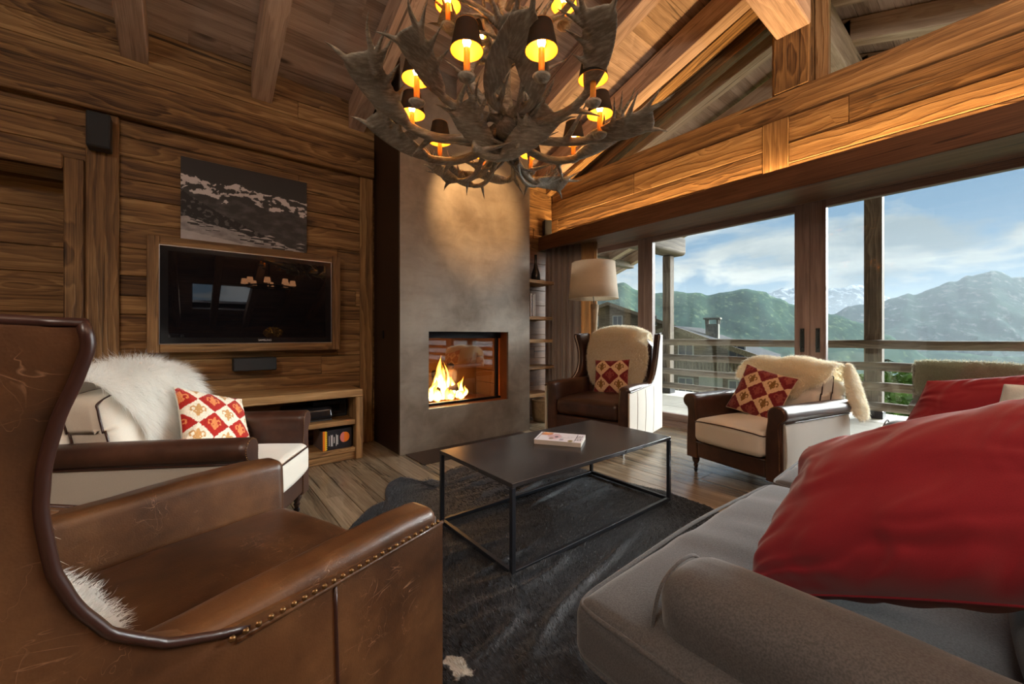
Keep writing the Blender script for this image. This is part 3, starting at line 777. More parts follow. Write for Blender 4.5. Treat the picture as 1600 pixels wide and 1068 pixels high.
for k in range(5):
    z = Z0+.02+k*.15; mb.box((X1-.06, .19, z), (X1-.03, D-.03, z+.144), bev=.003)
    mb.box((X0+.03, .19, z), (X0+.06, D-.03, z+.144), bev=.003)
mb.build('fireclay_lining', M['firebrick'], fp)
M['log'] = plain('charred_log', (.05, .03, .02), .9, bump=.6, bscale=30)
rr = random.Random(2)
for (a, b_) in (((-.42, .30, Z0+.05), (.0, .42, Z0+.08)), ((-.3, .42, Z0+.06), (-.02, .26, Z0+.15)), ((-.25, .28, Z0+.10), (-.22, .42, Z0+.32)), ((-.1, .42, Z0+.05), (-.08, .3, Z0+.40))):
    m2 = MB(); P = np.linspace(a, b_, 7); P += np.array([[rr.uniform(-.008, .008) for _ in range(3)] for _ in P]); m2.tube(P, .04, 9); m2.build('log', M['log'], fp)
def flame_mat():
    m = bpy.data.materials.new('flame'); m.use_nodes = True; nt = NT(m.node_tree); m.node_tree.nodes.remove(m.node_tree.nodes['Principled BSDF'])
    out = m.node_tree.nodes['Material Output']; tc = nt.new('ShaderNodeTexCoord').outputs['Object']
    r_ = nt.new('ShaderNodeAttribute', attribute_name='Col').outputs['Color']
    heat = nt.sep(r_)[0]
    lw = nt.new('ShaderNodeLayerWeight', ins={'Blend': .35}).outputs['Facing']
    nz = nt.noise(nt.vmath('MULTIPLY', tc, (18, 18, 6)), 1., 4, .6, .8)
    h = nt.math('ADD', nt.math('MULTIPLY', heat, nt.math('SUBTRACT', 1.15, lw)), nt.math('MULTIPLY', nt.math('SUBTRACT', nz, .5), .5))
    colr = nt.ramp(h, [(0., (.9, .12, .01)), (.3, (1, .30, .02)), (.6, (1, .62, .10)), (.95, (1, .93, .6))])
    st = nt.mapr(h, .1, .95, .8, 6.)
    em = nt.new('ShaderNodeEmission', ins={'Color': colr, 'Strength': st}); tr = nt.new('ShaderNodeBsdfTransparent')
    mx = nt.new('ShaderNodeMixShader', ins={0: nt.mapr(h, .0, .42), 1: tr.outputs[0], 2: em.outputs[0]})
    nt.l.new(mx.outputs[0], out.inputs[0]); return m
M['flame'] = flame_mat()
rs = np.random.RandomState(5)
FL = [(-.20, .30, .60, .075), (-.25, .33, .5, .06), (-.15, .34, .46, .07), (-.32, .3, .30, .06), (-.38, .31, .2, .05), (-.08, .3, .34, .05), (.0, .31, .24, .05), (.05, .3, .30, .03), (-.2, .36, .38, .1), (-.45, .33, .42, .03), (-.1, .33, .5, .035), (.09, .31, .16, .03), (-.28, .28, .2, .08), (-.12, .28, .16, .09), (.02, .28, .1, .06), (-.22, .31, .5, .05)]
for k, (fx, fy, fh, fw_) in enumerate(FL):
    m2 = MB(); t = np.linspace(0, 1, 16)
    sw = rs.uniform(-.05, .07)
    fh *= .80; fw_ *= .85; P = np.stack([fx+sw*t**1.5+.018*np.sin(t*7+k), fy+.01*np.sin(t*5+k*2), Z0+.03+fh*t], 1)
    R = fw_*np.sin(np.clip(t*.93+.13, 0, 1)*pi)**.8*(1-t*.55)+.001
    m2.tube(P, R, 12); c = np.ones((len(m2.v[0]), 4)); c[:, 0] = np.repeat(1.0-.75*t, 12); m2.col = [c]
    m2.build('flame', M['flame'], fp)
l = bpy.data.lights.new('fire_glow', 'POINT'); l.energy = 6; l.color = (1, .42, .12); l.shadow_soft_size = .12
lo = bpy.data.objects.new('fire_glow', l); COL.objects.link(lo); lo.parent = fp; lo.location = (-.12, .24, Z0+.28)
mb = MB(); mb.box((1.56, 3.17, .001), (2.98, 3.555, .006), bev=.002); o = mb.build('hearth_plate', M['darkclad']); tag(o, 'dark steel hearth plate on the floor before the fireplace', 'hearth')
# wall switch on fireplace side: small dark thermostat plate
mb = MB(); mb.box((1.497, 3.96, 1.09), (1.511, 4.03, 1.17), bev=.003); o = mb.build('switch_plate', M['blackmetal']); tag(o, 'small dark switch plate on the dark left side of the fireplace', 'switch')

# ================================================================== television and its oak surround
tv = empty('television_surround', (.43, 4.25, 1.44), 0, 'wide reclaimed wood box frame around the wall television', 'frame')
mb = MB(); w0, w1, h0, h1 = -.705, .706, -.456, .454; t = .075
for lo, hi, g in (((w0, -.13, h0), (w0+t, -.001, h1), 2), ((w1-t, -.13, h0), (w1, -.001, h1), 2), ((w0+t, -.13, h0), (w1-t, -.001, h0+t), 0), ((w0+t, -.13, h1-t), (w1-t, -.001, h1), 0)): mb.box(lo, hi, g, bev=.005)
mb.build('frame', M['goldwood'], tv)
mb = MB(); mb.box((w0+t, -.012, h0+t), (w1-t, -.001, h1-t), 0, bev=0); mb.build('back_panel', M['darkclad'], tv)
M['gloss'] = plain('gloss_black_bezel', (.012, .012, .014), .12)
M['screen'] = plain('television_screen', (.006, .006, .008), .015, spec=.9)
M['silver'] = plain('silver_trim', (.5, .5, .52), .3, .9)
t_ = empty('television', (.425, 4.13, 1.44), 0, 'black flat television hung inside the wooden wall frame', 'television')
mb = MB(); mb.box((-.625, -.01, -.385), (.625, .09, .385), bev=.006); mb.build('bezel', M['gloss'], t_)
mb = MB(); mb.box((-.572, -.0125, -.335), (.572, -.0101, .345), bev=0); mb.build('screen', M['screen'], t_)
mb = MB()
for lo, hi in (((-.628, -.013, -.388), (.628, -.004, -.384)), ((-.628, -.013, .384), (.628, -.004, .388)), ((-.628, -.013, -.384), (-.624, -.004, .384)), ((.624, -.013, -.384), (.628, -.004, .384))): mb.box(lo, hi, bev=0)
mb.build('edge_trim', M['silver'], t_)
def text(name, s_, size, mat, parent=None, loc=(0, 0, 0), rot=(pi/2, 0, 0), ext=.0006, sx=1.):
    cu = bpy.data.curves.new(name, 'FONT'); cu.body = s_; cu.size = size; cu.extrude = ext; cu.align_x = 'CENTER'; cu.align_y = 'CENTER'
    tmp = bpy.data.objects.new('tmp', cu); COL.objects.link(tmp); dg = bpy.context.evaluated_depsgraph_get()
    me = bpy.data.meshes.new_from_object(tmp.evaluated_get(dg)); bpy.data.objects.remove(tmp)
    me.name = name; me.materials.clear(); me.materials.append(mat)
    o = bpy.data.objects.new(name, me); COL.objects.link(o); o.location = loc; o.rotation_euler = rot; o.scale = (sx, 1, 1)
    if parent: o.parent = parent
    return o
M['whiteink'] = plain('white_lettering', (.75, .75, .75), .5)
text('logo', 'SAMSUNG', .022, M['whiteink'], t_, (.075, -.0125, -.36))
mb = MB(); mb.rbox((.268, 4.12, .812), (.592, 4.249, .926), .012, 4); 
M['blackplastic'] = plain('matt_black_plastic', (.022, .023, .026), .5)
M['grille'] = plain('black_speaker_cloth', (.03, .034, .038), .85, bump=.4, bscale=300)
sp_ = empty('soundbar', (.43, 4.185, .812), 0, 'small black centre speaker on the wall under the television', 'speaker')
m2 = MB(); m2.rbox((-.162, -.064, 0), (.162, .064, .114), .012, 4); m2.build('cabinet', M['blackplastic'], sp_)
m2 = MB(); m2.rbox((-.154, -.071, .007), (.154, -.0645, .107), .003, 3); m2.build('grille', M['grille'], sp_)
def wall_speaker(loc, rz, label, s=1.):
    r = empty('wall_speaker', loc, rz, label, 'speaker')
    m2 = MB(); m2.rbox((-.06*s, -.055, -.12*s), (.06*s, .055, .12*s), .01, 4); m2.build('cabinet', M['blackplastic'], r)
    m2 = MB(); m2.rbox((-.053*s, -.063, -.112*s), (.053*s, -.0555, .112*s), .003, 3); m2.build('grille', M['grille'], r)
wall_speaker((-.53, 4.153, 2.60), 0, 'black box speaker high on the upright post left of the television', 1.05)
wall_speaker((3.98, 4.17, 2.66), radians(-25), 'small black speaker on the window pelmet beside the fireplace', .9)
# ------------------------------------------------------------------ snow landscape print
NXP, NYP = 300, 210
ux, uy = np.meshgrid(np.linspace(0, 1, NXP), np.linspace(0, 1, NYP), indexing='ij')
def fb(x, y, o=5, s=0.):
    return np.array([mnoise.fractal(Vector((a, b, s)), 1., 2., o) for a, b in zip(np.ravel(x), np.ravel(y))]).reshape(np.shape(x))
tone = np.full(ux.shape, .030)+.02*(1-uy)
ridge = .74+.05*fb(ux[:, 0]*4, ux[:, 0]*0, 6, 1.)+.05*np.exp(-((ux[:, 0]-.4)/.12)**2)+.07*np.exp(-((ux[:, 0]-.05)/.12)**2)-.07*np.clip(ux[:, 0]-.75, 0, 1)*4*.4
R_ = ridge[:, None]
msk = uy < R_
N1 = fb(ux*9, uy*14, 6, 4.); N2 = fb(ux*26, uy*26, 4, 7.)
tone[msk] = (.04+.06*np.clip(N1+.2, 0, 1))[msk]
snow = msk & (R_-uy < .16+.1*N1) & (N1+.6*N2 > .0)
tone[snow] = (.6+.3*N1)[snow]
hill = .62-.62*ux**.8; hl = uy < hill+.02*N2; tone[hl] = (.018+.02*np.clip(N2, 0, 1))[hl]
st_ = hl & (N2 > .28) & (uy > .1); tone[st_] = .10
vil = uy < .30-.27*ux+.02*N1; tone[vil] = (.30+.18*N1)[vil]
rr = random.Random(9)
for _ in range(34):
    cx = rr.random()*.95; cy = max(.02, .27-.22*cx+rr.uniform(-.06, .07)); ww = rr.uniform(.02, .045)*(1+cx); hh = ww*.8
    b_ = (abs(ux-cx) < ww*.8) & (uy > cy-hh*.5) & (uy < cy); tone[b_] = .035
    rf = (uy >= cy) & (uy < cy+hh*.55*(1-abs(ux-cx)/ww)); tone[rf] = .48
fg = uy < .14-.2*ux+.01*N1; tone[fg] = (.46+.06*N1)[fg]
tone = np.clip(tone, .008, .7)
def colmat(name, rough=.5, bump=0., scale=400., spec=.4, sheen=0.):
    m, nt, b = newmat(name); a = nt.new('ShaderNodeAttribute', attribute_name='Col').outputs['Color']; sett(nt, b, col=a, rough=rough, spec=spec, sheen=sheen)
    if bump: nt.set(b.inputs['Normal'], nt.bump(nt.noise(nt.new('ShaderNodeTexCoord').outputs['Object'], scale, 3), bump, .004))
    return m
M['print'] = colmat('printed_canvas', .6)
pc = empty('mountain_picture', (.39, 4.25, 2.235), 0, 'black and white canvas print of a snowy mountain village above the television', 'picture')
mb = MB(); mb.box((-.465, -.035, -.345), (.465, -.001, .345), bev=.002); mb.build('canvas_frame', M['blackplastic'], pc)
PP = np.stack([-.465+.93*ux, np.full(ux.shape, -.0365), -.345+.69*uy], -1); cc = np.stack([tone*1.02, tone*.97, tone*.98, np.ones_like(tone)], -1)
mb = MB(); mb.grid(PP, col=cc, flip=False); mb.build('print', M['print'], pc)

# ------------------------------------------------------------------ TV bench
tb = empty('tv_bench', (0, 3.98, 0), 0, 'low open bench of reclaimed planks under the television', 'bench')
mb = MB(); mb.box((-1.9, -.27, .565), (1.22, .268, .632), 0, bev=.006, rnd=.7); mb.build('top', M['benchwood'], tb)
mb = MB(); mb.box((1.155, -.27, 0), (1.22, .268, .5645), 2, bev=.006, rnd=.2); mb.build('side', M['benchwood'], tb)
mb = MB(); mb.box((.1, -.268, 0), (.16, .268, .5645), 2, bev=.006, rnd=.2); mb.build('divider', M['benchwood'], tb)
mb = MB(); mb.box((.161, -.262, .318), (1.154, .26, .362), 0, bev=.004, rnd=.4); mb.build('shelf', M['benchwood'], tb)
mb = MB(); mb.box((.161, -.262, .07), (1.154, .26, .11), 0, bev=.004, rnd=.6); mb.build('shelf', M['benchwood'], tb)
mb = MB(); mb.box((.161, -.25, .0), (1.154, -.21, .069), 0, bev=.004, rnd=.1); mb.build('plinth', M['benchwood'], tb)
mb = MB(); mb.box((.161, .25, .0), (1.154, .268, .5645), 0, bev=0, rnd=.1); mb.build('back_panel', M['oldwood'], tb)
d1 = empty('media_player', (.80, 3.98, .363), 0, 'glossy black media player on the upper shelf of the low bench', 'media player')
mb = MB(); mb.rbox((-.19, -.17, .01), (.19, .15, .12), .03, 4, fn=lambda V: V+np.stack([0*V[:, 0], (V[:, 2]-.06)*.25, 0*V[:, 0]], 1)); mb.build('housing', M['gloss'], d1)
mb = MB(); mb.rbox((-.18, -.168, .0), (.18, .14, .012), .004, 3); mb.build('foot', M['blackplastic'], d1)
d2 = empty('receiver', (1.0, 4.07, .363), 0, 'wide black receiver at the back of the upper bench shelf', 'receiver')
mb = MB(); mb.rbox((-.15, -.13, .0), (.145, .15, .155), .008, 4); mb.build('housing', M['blackplastic'], d2)
mb = MB(); mb.rbox((-.13, -.136, .03), (.125, -.1305, .12), .002, 3); mb.build('front_panel', M['gloss'], d2)
# game box on the lower shelf
M['boxprint'] = plain('black_printed_card', (.016, .016, .022), .35)
M['orange'] = plain('orange_print', lin(226, 120, 30), .4); M['yellow'] = plain('yellow_print', lin(232, 190, 50), .4); M['pink'] = plain('pink_print', lin(214, 120, 110), .4)
M['card'] = plain('grey_card_side', lin(120, 100, 92), .6)
gb = empty('game_box', (1.0, 3.90, .111), radians(3), 'black game box with orange balloon print on the lower bench shelf', 'box')
mb = MB(); mb.box((-.125, -.155, 0), (.125, .12, .175), bev=.002); mb.build('carton', M['boxprint'], gb)
mb = MB(); mb.box((-.1275, -.15, .002), (-.1255, .118, .172), bev=0); mb.build('carton_side', M['card'], gb)
mb = MB(); mb.box((-.124, -.1575, .002), (-.107, -.1555, .173), bev=0); mb.build('orange_band', M['orange'], gb)
mb = MB(); mb.box((-.107, -.1575, .002), (-.095, -.1555, .173), bev=0)
for k in range(9): mb.add([(-.095, -.1572, .006+k*.018), (-.085, -.1572, .015+k*.018), (-.095, -.1572, .022+k*.018)], [(0, 1, 2)], smooth=False)
mb.build('yellow_band', M['yellow'], gb)
def disc(mb, cx, cz, rx, rz_, y, a0=0, a1=2*pi, k=24):
    A = np.linspace(a0, a1, k); V = [(cx, y, cz)]+[(cx+rx*cos(a), y, cz+rz_*sin(a)) for a in A]; mb.add(V, [(0, i, i+1) for i in range(1, k)], smooth=False)
mb = MB(); disc(mb, .062, .10, .042, .045, -.1580); mb.build('balloon_print', M['orange'], gb)
mb = MB(); disc(mb, .056, .10, .036, .046, -.1583, pi/2, 3*pi/2); mb.build('pink_print', M['pink'], gb)
for k, (s_, z) in enumerate((('the ultimate', .135), ('party game', .12), ('for friends', .105))): pass
mb = MB()
rr = random.Random(3)
for k, xx in enumerate((-.072, -.056, -.05, -.043, -.028, -.012, -.005, .002)):
    h_ = rr.uniform(.045, .065) if xx != -.028 else .03
    mb.box((xx-.0018-(.002 if xx == -.028 else 0), -.1575, .088-h_), (xx+.0018, -.1556, .088+h_*.8), bev=0)
mb.build('text_lines', M['whiteink'], gb)

# ------------------------------------------------------------------ niche shelves right of the fireplace
for k, z in enumerate((1.86, 1.375, 1.07, .715, .35)):
    mb = MB(); mb.box((3.118, 3.93, z-.045), (3.885 if k in (0, 3) else 3.86, 4.226, z), 0, bev=.004, rnd=random.random())
    o = mb.build('niche_shelf', M['benchwood'])
    lab = ['topmost', 'second from top', 'middle', 'second from bottom', 'lowest'][k]
    tag(o, 'thin plank shelf beside the fireplace, %s of the five' % lab, 'shelf', 'shelves beside the fireplace')
M['paper'] = plain('book_cover_white', lin(200, 196, 190), .6); M['darkcover'] = plain('book_cover_dark', lin(70, 60, 54), .5)
for k, (x, h_, m_, la) in enumerate(((3.50, .30, 'paper', 'pale book standing at the left on the second niche shelf'), (3.535, .285, 'darkcover', 'dark book leaning by the pale one on the second niche shelf'), (3.565, .30, 'paper', 'slim white book at the right end of the row on the second niche shelf'))):
    r = empty('book', (x, 4.07, 1.376), 0, la, 'book', 'books on the niche shelf')
    mb = MB(); mb.box((-.012, -.1, 0), (.012, .1, h_), bev=.002); mb.build('cover', M[m_], r)
    mb = MB(); mb.box((-.009, -.101, .004), (.009, .095, h_+.0005), bev=0); mb.build('pages', M['paper'], r)
M['darkglass'] = plain('dark_glass_bottle', (.02, .02, .02), .08)
mb = MB(); mb.lathe([(0, 0), (.055, .0), (.065, .02), (.06, .1), (.03, .19), (.018, .26), (.018, .36), (.022, .365), (0, .37)], 20)
o = mb.build('decanter', M['darkglass'], loc=(3.68, 4.08, 1.861)); tag(o, 'dark slender decanter on the topmost niche shelf', 'decanter')
# log basket under the shelves
M['wicker'] = plain('pale_woven_basket', lin(156, 134, 104), .8, noise=.2, nscale=30, bump=.6, bscale=120)
bk = empty('basket', (3.62, 3.86, 0), 0, 'pale round basket on the floor beside the fireplace', 'basket')
mb = MB(); mb.lathe([(0, .002), (.13, .002), (.15, .06), (.158, .2), (.155, .27), (.145, .275), (.14, .2), (.13, .03), (0, .03)], 26); mb.build('body', M['wicker'], bk)
mb = MB(); mb.tube([(.152*cos(a), .152*sin(a), .275) for a in np.linspace(0, 2*pi, 30)], .01, 6); mb.build('rim', M['wicker'], bk)

# ------------------------------------------------------------------ curtain
def cloth_mat(name, col, rough=.85, sheen=.3, weave=250., bump=.15, noise=.12, trans=0.):
    m, nt, b = newmat(name); tc = nt.new('ShaderNodeTexCoord').outputs['Object']
    n1 = nt.noise(tc, weave, 2, .5); n2 = nt.noise(tc, 4., 4)
    c = nt.mix(nt.mapr(n1, .35, .65), tuple(q*(1-noise) for q in col), tuple(min(1, q*(1+noise)) for q in col))
    c = nt.mix(nt.mapr(n2, .3, .7, 0, .25), c, tuple(q*.8 for q in col))
    sett(nt, b, col=c, rough=rough, sheen=sheen, spec=.2, normal=nt.bump(n1, bump, .002))
    if trans:
        out = m.node_tree.nodes['Material Output']; tl = nt.new('ShaderNodeBsdfTranslucent', ins={'Color': c})
        mx = nt.new('ShaderNodeMixShader', ins={0: trans, 1: b.outputs[0], 2: tl.outputs[0]}); nt.l.new(mx.outputs[0], out.inputs[0])
    return m
M['curtain'] = cloth_mat('taupe_curtain_cloth', lin(176, 160, 150), trans=.25)
M['lit_edge'] = cloth_mat('curtain_sunlit_edge', lin(206, 168, 126), trans=.4)  # orange sunlit edge of the curtain, the sunlight put into the cloth colour
cu_ = empty('curtain', (4.0, 4.0, 0), 0, 'gathered taupe floor length curtain between the niche shelves and the window', 'curtain')
def curtain_part(name, path, mat, folds, amp, z0=.02, z1=2.398):
    P = spline(path, 160); T = np.gradient(P, axis=0); T /= np.linalg.norm(T, axis=1)[:, None]; Nn = np.stack([-T[:, 1], T[:, 0]], 1)
    t = np.linspace(0, 1, len(P)); Z = np.linspace(z0, z1, 12); G = np.zeros((len(P), 12, 3))
    for j, z in enumerate(Z):
        k = amp*(1-.35*(z-z0)/(z1-z0)); w_ = np.sin(t*folds*2*pi+.5*np.sin(t*9)+.15*np.sin(z*2))*k
        G[:, j, :2] = P+Nn*w_[:, None]; G[:, j, 2] = z
    mb = MB(); mb.grid(G); o = mb.build(name, mat, cu_); md = o.modifiers.new('s', 'SOLIDIFY'); md.thickness = .004; return o
curtain_part('curtain_panel', [(-.06, .15), (.02, .12), (.10, .02), (.16, -.12), (.20, -.28)], M['curtain'], 6.5, .034)
curtain_part('curtain_lit_edge', [(.20, -.28), (.24, -.36), (.29, -.42), (.33, -.46)], M['lit_edge'], 3, .02)

# ------------------------------------------------------------------ floor lamp
LX, LY = 3.86, 3.22
M['shade'] = cloth_mat('linen_lampshade', lin(240, 228, 210), trans=.5, weave=320)
M['driftwood'] = plain('pale_driftwood', lin(176, 156, 130), .8, noise=.3, nscale=6., bump=.5, bscale=20)
fl = empty('floor_lamp', (LX, LY, 0), 0, 'tall driftwood floor lamp with a wide linen drum shade behind the winged armchair', 'lamp')
mb = MB(); mb.lathe([(0, 0), (.15, 0), (.15, .02), (.05, .035), (0, .035)], 28); mb.build('base', M['blackmetal'], fl)
mb = MB(); P = np.array([(0.015*sin(z*5), -.02+.012*cos(z*4), z) for z in np.linspace(.03, 1.50, 26)]); mb.tube(P, [.045+.008*sin(z*9) for z in P[:, 2]], 10); mb.build('pole', M['driftwood'], fl)
mb = MB(); mb.tube([(0, -.02, 1.49), (0, 0, 1.6), (0, 0, 1.78)], .006, 8); mb.lathe([(.02, 1.70), (.02, 1.77)], 10); mb.build('rod', M['silver'], fl)
mb = MB(); t = np.linspace(0, 2*pi, 49)[:-1]; Z = np.array([1.575, 1.72, 1.87, 2.015]); R = np.array([.303, .288, .275, .262])
mb.grid(np.array([[(r_*cos(a), r_*sin(a), z) for z, r_ in zip(Z, R)] for a in t]), closeu=True)
so_ = mb.build('lamp_shade', M['shade'], fl); md = so_.modifiers.new('s', 'SOLIDIFY'); md.thickness = .003
mb = MB()
for z, r_ in ((1.575, .303), (2.015, .262)): mb.tube([(r_*cos(a), r_*sin(a), z) for a in np.linspace(0, 2*pi, 49)], .004, 6)
mb.build('shade_rim', M['shade'], fl)
M['offbulb'] = plain('frosted_bulb', (.8, .8, .78), .3)
mb = MB(); mb.lathe([(0, 1.77), (.02, 1.78), (.032, 1.83), (.025, 1.87), (0, 1.89)], 14); mb.build('bulb', M['offbulb'], fl)
# ================================================================== upholstery materials
def leather(name, dark, mid, light, worn=.6, rough=.34):
    m, nt, b = newmat(name); tc = nt.new('ShaderNodeTexCoord').outputs['Object']
    n1 = nt.noise(tc, 3.2, 5, .6); n2 = nt.noise(tc, 14., 5, .6); pores = nt.new('ShaderNodeTexVoronoi', ins={'Vector': tc, 'Scale': 260.}).outputs[0]
    c = nt.ramp(nt.math('ADD', nt.math('MULTIPLY', n1, .75), nt.math('MULTIPLY', n2, .25)), [(.32, dark), (.5, mid), (.72, light)])
    # scratches and creases: thin contour lines of warped noise, kept to patches
    w1 = nt.noise(nt.vmath('MULTIPLY', tc, (6, 20, 16)), 1., 2.5, .55, .8)
    w2 = nt.noise(nt.vmath('ADD', nt.vmath('MULTIPLY', tc, (22, 8, 10)), (7, 3, 1)), 1., 2.5, .55, .8)
    l1 = nt.mapr(nt.math('ABSOLUTE', nt.math('SUBTRACT', w1, .5)), .0, .005, 1., 0.)
    l2 = nt.mapr(nt.math('ABSOLUTE', nt.math('SUBTRACT', w2, .52)), .0, .0045, 1., 0.)
    patch = nt.math('MULTIPLY', nt.mapr(nt.noise(tc, 5., 3, .5), .47, .62), nt.mapr(nt.noise(tc, 16., 2, .5), .40, .55))
    sc = nt.math('MULTIPLY', nt.math('MAXIMUM', l1, l2), nt.math('MULTIPLY', patch, worn))
    c = nt.mix(sc, c, tuple(min(1, q*2.0+.06) for q in light))
    sett(nt, b, col=c, rough=nt.mapr(n1, .2, .8, rough+.0, rough+.08), spec=.5)
    h = nt.math('ADD', nt.math('MULTIPLY', pores, .12), nt.math('ADD', nt.math('MULTIPLY', sc, -.35), nt.math('MULTIPLY', n1, .9)))
    nt.set(b.inputs['Normal'], nt.bump(h, .3, .005)); return m
M['leather_tan'] = leather('worn_tan_leather', lin(46, 28, 17), lin(82, 52, 30), lin(118, 80, 48))
M['leather_dark'] = leather('dark_brown_leather', lin(40, 26, 22), lin(68, 44, 35), lin(94, 64, 50), .0, .30)
M['piping_dark'] = plain('dark_brown_piping', lin(56, 32, 26), .35)
M['seam_tan'] = plain('taupe_seam', lin(150, 130, 110), .7)
M['brass'] = plain('antique_brass_nail', lin(120, 90, 56), .35, .8)
M['canvas'] = cloth_mat('cream_canvas', lin(214, 208, 196), weave=420, noise=.05)
M['canvas_grey'] = cloth_mat('pale_grey_side_canvas', lin(186, 184, 176), weave=420, noise=.05)
M['tweed'] = cloth_mat('grey_woven_sofa_cloth', lin(84, 84, 86), weave=260, noise=.26, bump=.35, sheen=.25)
M['red'] = cloth_mat('faded_red_cotton', lin(142, 32, 44), weave=500, noise=.06, bump=.12, sheen=.35)
M['white_cloth'] = cloth_mat('white_cushion_cloth', lin(214, 222, 220), weave=300, noise=.06)
M['turned'] = plain('dark_turned_wood', lin(44, 26, 20), .25, spec=.6)
def fur_mat(name, col, tip):
    m, nt, b = newmat(name); r = nt.new('ShaderNodeAttribute', attribute_name='rnd').outputs['Fac']
    c = nt.mix(r, col, tip); sett(nt, b, col=c, rough=.75, spec=.15, sheen=.3)
    out = m.node_tree.nodes['Material Output']; tl = nt.new('ShaderNodeBsdfTranslucent', ins={'Color': c})
    mx = nt.new('ShaderNodeMixShader', ins={0: .42, 1: b.outputs[0], 2: tl.outputs[0]}); nt.l.new(mx.outputs[0], out.inputs[0]); return m
M['fur_white'] = fur_mat('long_white_fur', lin(246, 245, 240), lin(255, 255, 253))
M['fleece'] = fur_mat('cream_fleece', lin(252, 240, 214), lin(255, 252, 240))
M['fleece_grey'] = fur_mat('weathered_grey_fleece', lin(176, 168, 142), lin(206, 198, 172))

def rib(mb, P, r, mi=0, n=6): mb.tube(P, r, n, mi=mi)
def nails(mb, P, step, r=.005, nrm=(0, -1, 0)):
    P = np.asarray(P, float); d = np.r_[0, np.cumsum(np.linalg.norm(np.diff(P, axis=0), axis=1))]
    for s_ in np.arange(step/2, d[-1], step):
        c = np.array([np.interp(s_, d, P[:, k]) for k in range(3)]); nn = np.array(nrm, float)
        a = np.cross(nn, (0, 0, 1.)); a = a/np.linalg.norm(a) if np.linalg.norm(a) > .1 else np.array([1., 0, 0]); b = np.cross(nn, a)
        V = [c+nn*r*.9]+[c+nn*r*.55+(a*cos(t)+b*sin(t))*r*.75 for t in np.linspace(0, 2*pi, 7)[:-1]]+[c+(a*cos(t)+b*sin(t))*r for t in np.linspace(0, 2*pi, 7)[:-1]]
        F = [(0, i+1, (i+1) % 6+1) for i in range(6)]+[(i+1, i+7, (i+1) % 6+7, (i+1) % 6+1) for i in range(6)]
        mb.add(V, F)
def castor_leg(r, x, y, h):
    mb = MB(); mb.lathe([(0, .03), (.012, .03), (.014, .05), (.022, .058), (.022, .064), (.014, .07), (.02, .10), (.028, .13), (.026, .145), (.016, .15), (.03, .165), (.032, .18), (.03, .19), (.03, h), (0, h)] if h > .19 else [(0, .03), (.012, .03), (.02, .055), (.014, .065), (.027, .09), (.03, .11), (.03, h), (0, h)], 16)
    o = mb.build('leg', M['turned'], r, (x, y, 0)); c = MB(); c.lathe([(0, -.008), (.016, -.008), (.018, 0), (.016, .008), (0, .008)], 14, (0, 0, .018), axis=1); c.build('castor', M['blackmetal'], o)

